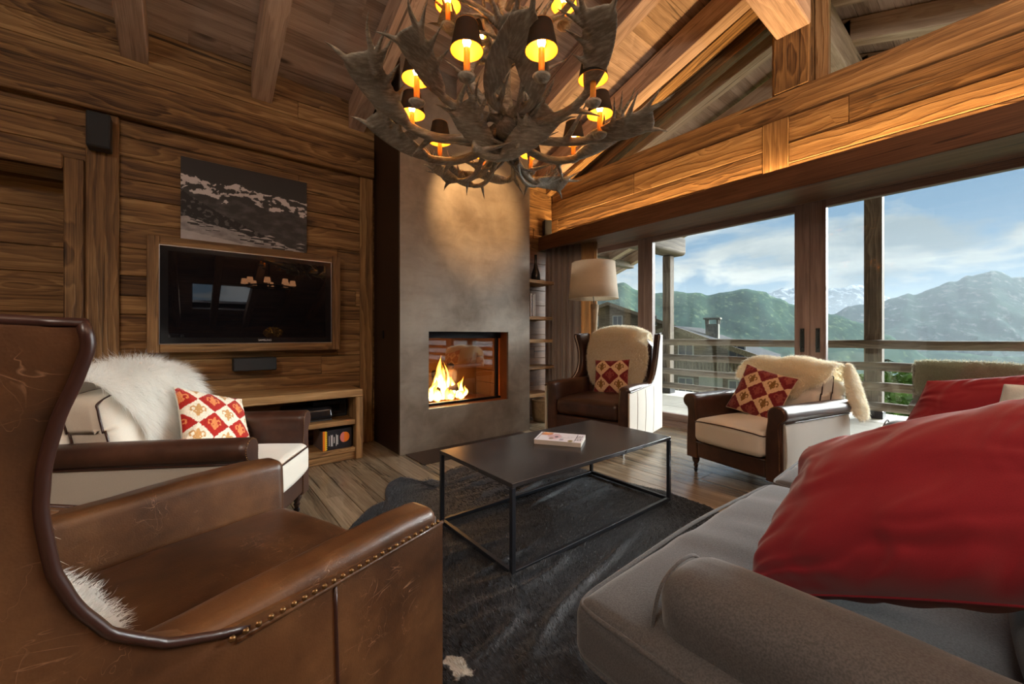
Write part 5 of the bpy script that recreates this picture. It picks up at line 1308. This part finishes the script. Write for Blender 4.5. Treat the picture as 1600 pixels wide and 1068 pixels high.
def cush(x0, x1):
    def f(V):
        X = (V[:, 0]+2.0-(x0+x1)/2)/((x1-x0)/2); Yv = (V[:, 1]+.15-.30)/.42; top = V[:, 2] > .37
        V[:, 2] += .045*np.clip(1-X**2, 0, 1)**.6*np.clip(1-Yv**2, 0, 1)**.6*top
        V[:, 1] += .022*np.clip(1-X**2, 0, 1)*(Yv > .8)*np.clip(1-((V[:, 2]-.35)/.09)**2, 0, 1)
        nz = fnoise(np.stack([V[:, 0]*9, V[:, 1]*3, V[:, 2]], 1), 1., x0); V[:, 2] += .010*nz*top*np.clip(1-X**4, 0, 1); return V
    return f
for x0, x1 in ((.765, 2.105), (2.115, 3.40)):
    c_ = SB((x0, -.10, .285), (x1, .715, .438), .045, 30, cush(x0, x1), 'seat_cushion')
    for zz_ in (.426, .298):
        SP([(x0+.010, .40, zz_-.004), (x0+.008, .55, zz_), (x0+.012, .665, zz_), (x0+.045, .703, zz_), (x0+.2, .712, zz_+.004), ((x0+x1)/2, .725, zz_+.010), (x1-.2, .712, zz_+.004), (x1-.045, .703, zz_), (x1-.012, .665, zz_), (x1-.008, .52, zz_)], .0062, 'piping', c_)
SB((.86, -.46, .10), (3.58, -.30, .78), .06, 10, None, 'back')
for x0, x1 in ((1.06, 2.16), (2.17, 3.36)):
    def bf(V, x0=x0, x1=x1):
        X = (V[:, 0]+2.0-(x0+x1)/2)/((x1-x0)/2); t = (V[:, 2]-.45)/.4
        V[:, 1] += .055*np.clip(1-X**2, 0, 1)**.5*np.clip(1-(2*t-1)**2, 0, 1)**.5*(V[:, 1] > -.3)-.12*t+.05; return V
    SB((x0, -.28, .47), (x1, -.06, .86), .07, 14, bf, 'back_cushion')
for x, y in ((.92, .5), (3.46, .5), (.92, -.4), (3.46, -.4)):
    mb = MB(); mb.lathe([(0, 0), (.022, 0), (.03, .1), (0, .1)], 12, (x-2, y-.15, 0)); mb.build('leg', M['turned'], sf)
def nv(v): v = np.array(v, float); return v/np.linalg.norm(v)
hx = nv((.01, -.91, .40)); up = nv((.62, -.15, .77)); nr = nv(np.cross(up, hx)); nr = nr if nr[0] < 0 else -nr
pillow('cushion', M['red'], 'huge faded red cushion in the foreground of the grey sofa', (1.26, .12, .745), hx, up, nr, .61, .45, .29, 'red sofa cushions', N=110, seed=11, wr=.016, pin=.05)
hx = nv((.02, -.97, .20)); up = nv((.25, -.36, .88)); nr = nv(np.cross(up, hx)); nr = nr if nr[0] < 0 else -nr
pillow('cushion', M['red'], 'smaller red cushion at the far arm of the grey sofa', (3.25, .10, .71), hx, up, nr, .58, .46, .17, 'red sofa cushions', N=80, seed=12, wr=.012, pin=.06)
hx = nv((.3, -.95, .1)); up = nv((.1, -.25, .95)); nr = nv(np.cross(up, hx)); nr = nr if nr[0] < 0 else -nr
wp = pillow('cushion', M['white_cloth'], 'white cushion showing between the two red ones on the grey sofa', (2.60, -.13, .74), hx, up, nr, .42, .42, .14, N=50, seed=13)

# ------------------------------------------------------------------ coffee table
tb = empty('coffee_table', (1.83, 1.775, 0), 0, 'low black steel coffee table with open cube frame on the cowhide', 'coffee table')
M['tabletop'] = plain('waxed_black_steel_top', lin(74, 72, 74), .26, .55, noise=.25, nscale=2.5, bump=.03, bscale=6)
M['framesteel'] = plain('dark_blue_grey_steel_frame', lin(46, 50, 58), .4, .4)
hw, hd, t = .685, .345, .022
mb = MB(); mb.box((-hw, -hd, .418), (hw, hd, .44), bev=.002); mb.build('tabletop', M['tabletop'], tb)
for sx in (1, -1):
    for sy in (1, -1):
        mb = MB(); mb.box((min(sx*hw, sx*(hw-t)), min(sy*hd, sy*(hd-t)), .012), (max(sx*hw, sx*(hw-t)), max(sy*hd, sy*(hd-t)), .4175), bev=.0015); mb.build('leg', M['framesteel'], tb)
for sy in (1, -1): mb = MB(); mb.box((-hw+t, min(sy*hd, sy*(hd-t)), .012), (hw-t, max(sy*hd, sy*(hd-t)), .034), bev=.0015); mb.build('stretcher', M['framesteel'], tb)
for sx in (1, -1): mb = MB(); mb.box((min(sx*hw, sx*(hw-t)), -hd+t, .012), (max(sx*hw, sx*(hw-t)), hd-t, .034), bev=.0015); mb.build('stretcher', M['framesteel'], tb)
# magazine
mg = empty('magazine', (1.845, 1.81, .4405), ang(.245, -.37), 'thick white magazine with printed cover lying on the black table', 'magazine')
# local: x along the long side, y across
NXm, NYm = 150, 100; mx_, my_ = np.meshgrid(np.linspace(0, 1, NXm), np.linspace(0, 1, NYm), indexing='ij')
cc = np.ones((NXm, NYm, 3))*np.array(lin(226, 222, 228)); nz = fb(mx_*6, my_*5, 4, 3.)
def put(m_, c): cc[m_] = np.array(lin(*c))
put((mx_ > .06) & (mx_ < .30) & (my_ > .62) & (my_ < .93), (196, 128, 84)); put((mx_ > .08) & (mx_ < .26) & (my_ > .66) & (nz > .1), (224, 158, 96))
put((np.hypot((mx_-.38)/.14, (my_-.52)/.3) < 1+.3*nz), (208, 176, 186)); put((np.hypot((mx_-.42)/.04, (my_-.5)/.1) < 1), (104, 92, 104)); put((np.hypot((mx_-.33)/.05, (my_-.28)/.12) < 1), (150, 130, 118))
put((mx_ > .52) & (mx_ < .60) & (my_ > .12) & (my_ < .32), (150, 152, 170)); put((mx_ > .52) & (mx_ < .80) & (my_ > .55) & (my_ < .60) & (nz > -.1), (168, 168, 180)); put((mx_ > .52) & (mx_ < .80) & (my_ > .42) & (my_ < .46) & (nz > 0), (168, 168, 180))
put((mx_ > .835) & (mx_ < .852) & (my_ > .06) & (my_ < .95), (64, 62, 90)); put((mx_ > .045) & (mx_ < .06) & (my_ > .1) & (my_ < .95), (70, 62, 80)); put(np.hypot((mx_-.76)/.055, (my_-.12)/.11) < 1, (138, 124, 70))
M['cover'] = colmat('glossy_cover_print', .3)
hl, hwid = .148, .105
mb = MB(); mb.grid(np.stack([-hl+2*hl*mx_, -hwid+2*hwid*my_, np.full(mx_.shape, .0282)], -1), col=np.concatenate([cc, np.ones(cc.shape[:2]+(1,))], -1)); mb.build('cover', M['cover'], mg)
M['pages'] = plain('magazine_pages', lin(206, 200, 192), .8)
mb = MB(); mb.box((-hl+.001, -hwid+.001, 0), (hl-.001, hwid-.001, .0275), bev=.001); mb.build('pages', M['pages'], mg)
M['navyink'] = plain('navy_ink', lin(58, 56, 70), .5)
text('title', 'ELITE', .052, M['navyink'], mg, (.123-.002, .0, .0284), (0, 0, pi/2), .0003)

# ------------------------------------------------------------------ cowhide
def fz(px, py):
    d_ = pix_dir(px, py); k = H/(-d_[2]); return (d_[0]*k, d_[1]*k)
edge = [(.918, 2.63), (1.02, 2.66), (1.17, 2.96), (1.29, 3.03), (1.36, 2.84), (1.50, 2.74), (1.66, 2.93), (1.80, 2.90), (1.90, 2.66), (2.02, 2.36), (2.18, 2.33), (2.36, 2.42), (2.54, 2.34), (2.58, 2.10), (2.56, 1.95), (2.62, 1.66), (2.66, 1.50), (2.62, 1.18), (2.3, .8), (2.2, .45), (1.75, .25), (1.3, .42), (.95, .05), (.7, .1), (.62, .42), (.3, .45), (.15, .7), (.3, 1.0), (.38, 1.35), (.45, 1.7), (.68, 1.95), (.66, 2.3)]
ctr = np.array([1.5, 1.5]); E_ = np.array(edge)-ctr; aa = np.arctan2(E_[:, 1], E_[:, 0]); rr_ = np.hypot(E_[:, 0], E_[:, 1]); o_ = np.argsort(aa)
A = np.linspace(-pi, pi, 360, endpoint=False); rad = np.interp(A, np.r_[aa[o_]-2*pi, aa[o_], aa[o_]+2*pi], np.r_[rr_[o_], rr_[o_], rr_[o_]])
rad = rad*(1+.012*fnoise(np.stack([np.cos(A)*6, np.sin(A)*6, 0*A], 1)))
R_ = np.linspace(0, 1, 90); P = np.zeros((360, 90, 3)); P[..., 0] = ctr[0]+np.cos(A)[:, None]*rad[:, None]*R_; P[..., 1] = ctr[1]+np.sin(A)[:, None]*rad[:, None]*R_
def ridge(P, ax, ay, s_):
    q = P.copy(); q[..., 0] = P[..., 0]*ax+P[..., 1]*.9; q[..., 1] = P[..., 1]*ay-P[..., 0]*.5; q[..., 2] = s_; return 1-np.abs(fnoise(q))*3.2
w1 = np.clip(ridge(P, 1.2, 5.5, 1.), 0, 1)**2*np.clip(fnoise(P, 1.3, 5.)*2+.45, 0, 1); w2 = fnoise(P, 3., 8.)
P[..., 2] = .0035+.024*w1+.004*(w2+.5).clip(0)*(1-R_[None]**6)+.004*np.clip(1-np.abs(P[..., 0]*.5+P[..., 1]-2.55)*14, 0, 1)
P[:, -1, 2] = .0012
mb = MB(); mb.grid(P, closeu=True)
m, nt, b = newmat('black_cowhide'); tc = nt.new('ShaderNodeTexCoord').outputs['Object']
n1 = nt.noise(tc, 2.2, 4, .6, .8); n2 = nt.noise(nt.vmath('MULTIPLY', tc, (260, 90, 90)), 1., 3, .7); n4 = nt.noise(tc, 9., 4, .6, .6)
c = nt.mix(nt.mapr(n1, .35, .65), lin(15, 15, 17), lin(38, 40, 44)); c = nt.mix(nt.math('MULTIPLY', nt.mapr(n2, .5, .75), .5), c, lin(84, 90, 98)); c = nt.mix(nt.mapr(n4, .45, .7, 0, .35), c, lin(48, 51, 57))  # blue-grey streaks and patches: sheen of the coat painted into the colour
wd = nt.math('LENGTH', 0) if False else None
dv = nt.new('ShaderNodeVectorMath', operation='DISTANCE', ins={0: nt.vmath('MULTIPLY', tc, (1, .45, 0)), 1: (.70, 1.165*.45, 0)}).outputs['Value']
ws = nt.mapr(nt.math('ADD', dv, nt.math('MULTIPLY', nt.math('SUBTRACT', nt.noise(tc, 22., 3), .5), .09)), .022, .030, 1, 0)
hr = nt.new('ShaderNodeAttribute', attribute_name='rnd').outputs['Fac']
c = nt.mix(nt.math('MULTIPLY', nt.math('POWER', hr, 3.), .42), c, lin(104, 112, 122))  # some strands lightened blue-grey, part of the painted sheen
c = nt.mix(ws, c, lin(206, 204, 196))
sett(nt, b, col=c, rough=.46, spec=.35, sheen=.10, normal=nt.bump(nt.math('ADD', n2, nt.math('MULTIPLY', n4, 1.5)), .5, .006))
b.inputs['Sheen Tint'].default_value = (.75, .85, 1, 1)
sheen_mat = m
rs = np.random.RandomState(21); k_ = 90000
a = rs.rand(k_)*2*pi-pi; q = np.sqrt(rs.rand(k_))*.995; ii = ((a+pi)/(2*pi)*360).astype(int) % 360; jj = np.clip((q*89).astype(int), 0, 88)
x = ctr[0]+np.cos(a)*np.interp(a, A, rad)*q; y = ctr[1]+np.sin(a)*np.interp(a, A, rad)*q; P2 = np.stack([x, y, P[ii, jj, 2]+.001], 1)
vis = (y > .25) & (x > .3); P2 = P2[vis]; k_ = len(P2)
fl_ = np.stack([np.cos(1.2+2.5*fnoise(P2, .9, 3.)), np.sin(1.2+2.5*fnoise(P2, .9, 3.)), np.zeros(k_)], 1)
strands(mb, P2, np.tile((0, 0, 1.), (k_, 1))*.35+fl_, fl_-np.array([0, 0, .12]), .012, .0010, .35, .03, rs, 3, 0.)
o = mb.build('cowhide_rug', m); tag(o, 'black cowhide rug with creases lying under the coffee table', 'rug')
# ================================================================== antler chandelier
M['antler'] = None
m, nt, b = newmat('weathered_antler'); tc = nt.new('ShaderNodeTexCoord').outputs['Object']
gx = nt.new('ShaderNodeAttribute', attribute_name='grain').outputs['Vector']
n1 = nt.noise(tc, 6., 5, .6); n2 = nt.noise(nt.vmath('MULTIPLY', tc, (22, 90, 90)), 1., 4, .65)
c = nt.mix(nt.mapr(n1, .35, .65), lin(106, 100, 88), lin(150, 144, 130)); c = nt.mix(nt.mapr(n2, .45, .7, 0, .6), c, lin(204, 198, 184))
sett(nt, b, col=c, rough=.38, spec=.5, normal=nt.bump(n2, .3, .003)); M['antler'] = m
M['shadeblack'] = None
def shade_mat():
    m = bpy.data.materials.new('black_shade_gold_lining'); m.use_nodes = True; nt = NT(m.node_tree); b = m.node_tree.nodes['Principled BSDF']
    geo = nt.new('ShaderNodeNewGeometry').outputs['Backfacing']
    c = nt.mix(geo, lin(20, 15, 10), lin(240, 176, 60)); sett(nt, b, col=c, rough=nt.mapr(geo, 0, 1, .7, .4), spec=.3)
    tl = nt.new('ShaderNodeBsdfTranslucent', ins={'Color': (.0012, .0006, .0001, 1)}); ad = nt.new('ShaderNodeAddShader'); nt.l.new(b.outputs[0], ad.inputs[0]); nt.l.new(tl.outputs[0], ad.inputs[1])
    nt.l.new(ad.outputs[0], m.node_tree.nodes['Material Output'].inputs[0]); return m
M['shadeblack'] = shade_mat()
m, nt, b = newmat('glowing_candle_bulb'); sett(nt, b, col=(1, .8, .4), emis=(1., .62, .20), estr=26.); M['bulb'] = m
M['candle'] = plain('amber_wax_sleeve', lin(206, 140, 56), .5, noise=.2, nscale=30., sub=.0)
def remesh_template(mb, name, vox=.0055):
    o = mb.build(name, M['antler']); md = o.modifiers.new('r', 'REMESH'); md.mode = 'VOXEL'; md.voxel_size = vox; md.use_smooth_shade = True
    sm = o.modifiers.new('s', 'SMOOTH'); sm.iterations = 4; sm.factor = .5
    dg = bpy.context.evaluated_depsgraph_get(); me = bpy.data.meshes.new_from_object(o.evaluated_get(dg)); bpy.data.objects.remove(o)
    me.name = name; me.materials.clear(); me.materials.append(M['antler'])
    for p in me.polygons: p.use_smooth = True
    return me
def antler_mesh(name, beam, palm_from, palm_w, tines, brow, rs, nrm=(0, 1, 0)):
    """beam: control points (x outwards, z up); palm: the last stretch broadened in the x-z plane; tines along its upper edge"""
    mb = MB(); P = spline(beam, 40); t = np.linspace(0, 1, 40); T = np.gradient(P, axis=0); T /= np.linalg.norm(T, axis=1)[:, None]
    nn = np.array(nrm, float)
    W = .022*(1-.15*t)+np.where(t > palm_from, palm_w*np.sin(np.clip((t-palm_from)/(1-palm_from), 0, 1)**.8*pi*.62+.0)**.9, 0)
    Th = .022*(1-.15*t)*np.where(t > palm_from, 1-.58*np.clip((t-palm_from)/.25, 0, 1), 1)
    upv = np.cross(T, nn); upv /= np.linalg.norm(upv, axis=1)[:, None]
    V = []; a_ = np.linspace(0, 2*pi, 14, endpoint=False)
    for i in range(40):
        shift = upv[i]*(W[i]*.45 if t[i] > palm_from else 0)
        V.append(P[i]+shift+np.outer(np.cos(a_)*W[i], upv[i])+np.outer(np.sin(a_)*max(Th[i], .0065), nn))
    V = np.array(V); V[-1] = V[-1].mean(0)+(V[-1]-V[-1].mean(0))*.5
    mb.grid(V, closev=True); mb.add(V[0], [tuple(range(14))]); mb.add(V[-1], [tuple(range(14))[::-1]])
    mb.lathe([(0, -.012), (.03, -.008), (.032, .004), (.02, .012), (0, .012)], 12, axis=0)
    def tine(i, L, ang_, side, r0=.010, lat=0.):
        d0 = T[i]*cos(ang_)+upv[i]*side*sin(ang_)+nn*lat; d0 /= np.linalg.norm(d0)
        base = P[i]+upv[i]*(W[i]*.45 if t[i] > palm_from else 0)+upv[i]*side*W[i]*.75
        pts = [base-d0*.03, base+d0*L*.45, base+d0*L*.9+upv[i]*side*L*.06, base+d0*L*1.3+upv[i]*side*L*.25+T[i]*L*.05]
        q = spline(pts, 12); mb.tube(q, np.linspace(r0*1.35, .0028, 12), 8)
    for (ti, L, a2, side, lat) in tines: tine(int(ti*39), L, a2, side, .011, lat)
    for (ti, L, a2, side, lat) in brow: tine(int(ti*39), L, a2, side, .013, lat)
    return remesh_template(mb, name)
rs = np.random.RandomState(3)
AN = []
# long sweeping antler, palm turned up at the tip
T5 = [(.66, .05, 1.25, 1, .1), (.76, .075, 1.05, 1, -.1), (.86, .09, .85, 1, .1), (.94, .10, .55, 1, -.05), (.985, .10, .12, 1, .05), (.95, .06, .5, -1, 0)]
AN.append(antler_mesh('antler', [(0, 0, 0), (.12, 0, -.05), (.26, 0, -.055), (.38, 0, .0), (.47, 0, .09), (.53, 0, .20), (.55, 0, .28)], .50, .050, T5, [(.10, .13, .9, 1, .25), (.36, .09, 1.0, -1, -.2)], rs))
# flatter antler reaching out low
AN.append(antler_mesh('antler', [(0, 0, 0), (.10, 0, -.045), (.24, .02, -.07), (.38, .02, -.06), (.50, 0, -.02), (.62, 0, .03)], .52, .044,
    [(.72, .06, 1.2, 1, 0), (.83, .08, .9, 1, .1), (.93, .09, .6, 1, -.1), (.985, .09, .1, 1, 0), (.97, .07, .5, -1, .1)], [(.12, .12, 1.0, -1, .2), (.40, .14, 1.15, 1, .1)], rs))
# short broad shovel
AN.append(antler_mesh('antler', [(0, 0, 0), (.06, 0, -.04), (.15, 0, -.05), (.25, .01, -.0), (.33, 0, .07), (.40, 0, .16)], .36, .066,
    [(.70, .05, 1.2, 1, 0), (.82, .08, .9, 1, .1), (.93, .10, .5, 1, -.1), (.985, .10, .05, 1, .1), (.96, .08, .5, -1, 0)], [(.14, .12, .9, 1, -.2)], rs))
# small curl without much palm
AN.append(antler_mesh('antler', [(0, 0, 0), (.06, 0, .06), (.08, 0, .16), (.03, 0, .27), (-.03, 0, .38), (-.02, 0, .48)], .80, .022, [(.97, .07, .5, -1, .1)], [(.3, .10, .9, -1, .1), (.6, .08, .9, 1, 0)], rs))
CHX, CHY = 1.225, 1.58
ch = empty('antler_chandelier', (CHX, CHY, 2.24), 0, 'large antler chandelier with small black shades hanging over the coffee table', 'chandelier')
FD = YAW      # bearing of the camera's view; lights sit symmetric about it
def put_antler(k, a, rad, z, pitch=0., roll=0., sc=1., mirror=False, tw=0.):
    o = bpy.data.objects.new('antler', AN[k]); COL.objects.link(o); o.parent = ch
    m = Matrix.Translation((rad*cos(a), rad*sin(a), z)) @ Matrix.Rotation(a+tw, 4, 'Z') @ Matrix.Rotation(-pitch, 4, 'Y') @ Matrix.Rotation(roll, 4, 'X') @ Matrix.Diagonal((sc, -sc if mirror else sc, sc, 1))
    o.matrix_local = m; return o
R = radians
# lower tier: arms reach out between the lights, palms showing broadside from below
lights = [FD+R(18+36*i) for i in range(10)]
ARMS = [(0, 0, -.14, -10, -55, .86, 1), (1, 36, -.12, -4, -60, .95, 0), (0, 72, -.13, -6, -62, 1.02, 0), (0, 98, -.10, 0, -66, 1.12, 1), (1, 140, -.06, 6, -70, .95, 0), (2, 172, -.02, 10, -60, 1.05, 1), (2, 206, -.03, 8, 66, 1.1, 0), (0, 238, -.06, 4, 64, 1.0, 1), (1, 268, -.10, 0, 60, 1.08, 0), (0, 296, -.12, -4, 58, .98, 0), (1, 328, -.13, -8, 60, .92, 1)]
for k, a, z, p, ro, s_, mi_ in ARMS: put_antler(k, FD+R(a), .06, z, R(p), R(ro), s_, bool(mi_), 0)
# broad shovels under the hub, their flat sides turned to the seats, and small ones curling down
put_antler(2, FD-R(78), -.16, -.19, R(4), R(44), 1.0, False, 0); put_antler(2, FD+R(110), -.06, -.16, R(-2), R(-50), .85, True, 0)
put_antler(0, FD+R(22), .16, -.19, R(-14), R(-35), .62, False, R(15)); put_antler(0, FD+R(-20), .16, -.19, R(-12), R(40), .62, True, R(-10)); put_antler(0, FD+R(52), .16, -.19, R(-12), R(-40), .62, True, R(-10))
for i in range(5): put_antler(3, FD+R(25+72*i), .11, .04, R(6), R(10), .95, i % 2 == 0, R(20))
# upper tier
for i in range(6): put_antler((0, 2)[i % 2], FD+R(60*i+10), .06, .42, R(8), R([70, -60, 60, -75, 65, -55][i]), .74, i % 2 == 0, R(rr.uniform(-20, 20)))
for i in range(5): put_antler(2, FD+R(72*i+30), .05, .66, R(20), R([70, -70, 60, -60, 80][i]), .62, i % 2 == 0, 0)
def candle_mesh():
    a = MB(); a.lathe([(0, -.115), (.018, -.115), (.022, -.10), (.014, -.095), (.0125, -.09), (.0125, .01), (0, .012)], 14)
    return a
def lamp_at(x, y, z, s_=1.):
    mb = candle_mesh(); o = mb.build('candle_sleeve', M['candle'], ch, (x, y, z+.01))
    cp = MB(); cp.lathe([(0, -.122), (.012, -.122), (.032, -.108), (.036, -.098), (.03, -.10), (.012, -.112), (0, -.112)], 16); cp.build('drip_cup', M['antler'], o)
    bu = MB(); bu.lathe([(0, .012), (.010, .014), (.017, .034), (.012, .06), (.003, .078), (0, .08)], 12); bu.build('bulb', M['bulb'], o)
    sh = MB(); t_ = np.linspace(0, 2*pi, 29)[:-1]; sh.grid(np.array([[(r_*cos(q), r_*sin(q), zz_) for zz_, r_ in ((.0, .064), (.05, .054), (.105, .043))] for q in t_]), closeu=True)
    s0 = sh.build('lamp_shade', M['shadeblack'], o)
    rim = MB()
    for zz_, r_ in ((0, .064), (.105, .043)): rim.tube([(r_*cos(q), r_*sin(q), zz_) for q in np.linspace(0, 2*pi, 25)], .0013, 5)
    rim.build('shade_rim', M['candle'], s0)
    return o
proto = lamp_at(0, 0, 0)
pos = [(.47*cos(a), .47*sin(a), -.025) for a in lights]+[(.29*cos(a), .29*sin(a), .52) for a in [FD+R(30+60*i) for i in range(6)]]
CH_W = 13.
for i, p in enumerate(pos):
    o = proto if i == 0 else copy_tree(proto)
    o.parent = ch; o.location = (p[0], p[1], p[2]+.01)
    l = bpy.data.lights.new('chandelier_bulb_light', 'POINT'); l.energy = CH_W; l.color = (1., .60, .26); l.shadow_soft_size = .014
    lo = bpy.data.objects.new('chandelier_bulb_light', l); COL.objects.link(lo); lo.parent = ch; lo.location = (p[0], p[1], p[2]+.055)
mb = MB(); mb.lathe([(0, -.13), (.05, -.12), (.07, -.08), (.045, -.03), (.025, .1), (.02, .4), (.035, .5), (.03, .62), (.018, .8), (0, .8)], 16); mb.build('stem', M['antler'], ch)
mb = MB()
for k in range(28):
    z0 = .82+k*.046
    if z0+2.24 > ceilz(CHY)-.06: break
    q = np.linspace(0, 2*pi, 15); P = np.stack([.012*np.cos(q), 0*q, .03*np.sin(q)], 1)
    if k % 2: P = P[:, [1, 0, 2]]
    mb.tube(P+np.array([0, 0, z0]), .0035, 6)
mb.build('chain', M['blackmetal'], ch)
zc = ceilz(CHY)-2.24
mb = MB(); mb.lathe([(0, -.05), (.02, -.05), (.06, -.015), (.06, .03), (0, .03)], 18, (0, 0, zc-.01)); mb.build('ceiling_rose', M['blackmetal'], ch)

# ================================================================== dining end of the room (seen in the television's reflection)
dc = empty('dining_chandelier', (1.45, -3.0, 2.30), 0, 'round dining chandelier with small warm shades, mirrored in the television', 'chandelier')
M['warmshade'] = plain('lit_fabric_shade', lin(230, 140, 80), .7, estr=1.2, emis=(1, .45, .2))
mb = MB(); mb.tube([(.5*cos(q), .5*sin(q), 0) for q in np.linspace(0, 2*pi, 40)], .02, 8); mb.tube([(-.5, 0, 0), (.5, 0, 0)], .012, 6); mb.tube([(0, -.5, 0), (0, .5, 0)], .012, 6); mb.tube([(0, 0, 0), (0, 0, ceilz(-3)-2.30)], .012, 6); mb.build('ring', M['blackmetal'], dc)
for k in range(8):
    a = k*pi/4+.2; mb = MB(); mb.lathe([(.075, .05), (.055, .17)], 18, (.5*cos(a), .5*sin(a), 0)); mb.build('lamp_shade', M['warmshade'], dc)
    l = bpy.data.lights.new('dining_bulb_light', 'POINT'); l.energy = 9; l.color = (1, .66, .36); l.shadow_soft_size = .03
    lo = bpy.data.objects.new('dining_bulb_light', l); COL.objects.link(lo); lo.parent = dc; lo.location = (.5*cos(a), .5*sin(a), .10)
sb = empty('sideboard', (1.3, -2.2, 0), 0, 'long sideboard behind the camera carrying a vase, mirrored in the television', 'sideboard')
mb = MB(); mb.box((-.9, -.22, .12), (.9, .22, .88), 0, bev=.01); mb.build('carcass', M['benchwood'], sb)
for sx in (-.8, .8): mb = MB(); mb.box((sx-.03, -.18, 0), (sx+.03, .18, .12), 2); mb.build('leg', M['benchwood'], sb)
vs = empty('vase', (1.42, -2.2, .881), 0, 'clear vase of yellow flowers on the sideboard, mirrored in the television', 'vase')
mb = MB(); mb.lathe([(0, 0), (.06, 0), (.065, .1), (.06, .2), (.055, .2), (.058, .1), (.05, .01), (0, .01)], 18); mb.build('glass_body', M['glass'], vs)
mb = MB(); leaf_cloud(mb, np.array([0, 0, .3]), .18, 500, np.random.RandomState(2), .03, (1, 1, .7)); M['petals'] = plain('yellow_petals', lin(226, 180, 50), .6, noise=.4, nscale=20); mb.build('flowers', M['petals'], vs)
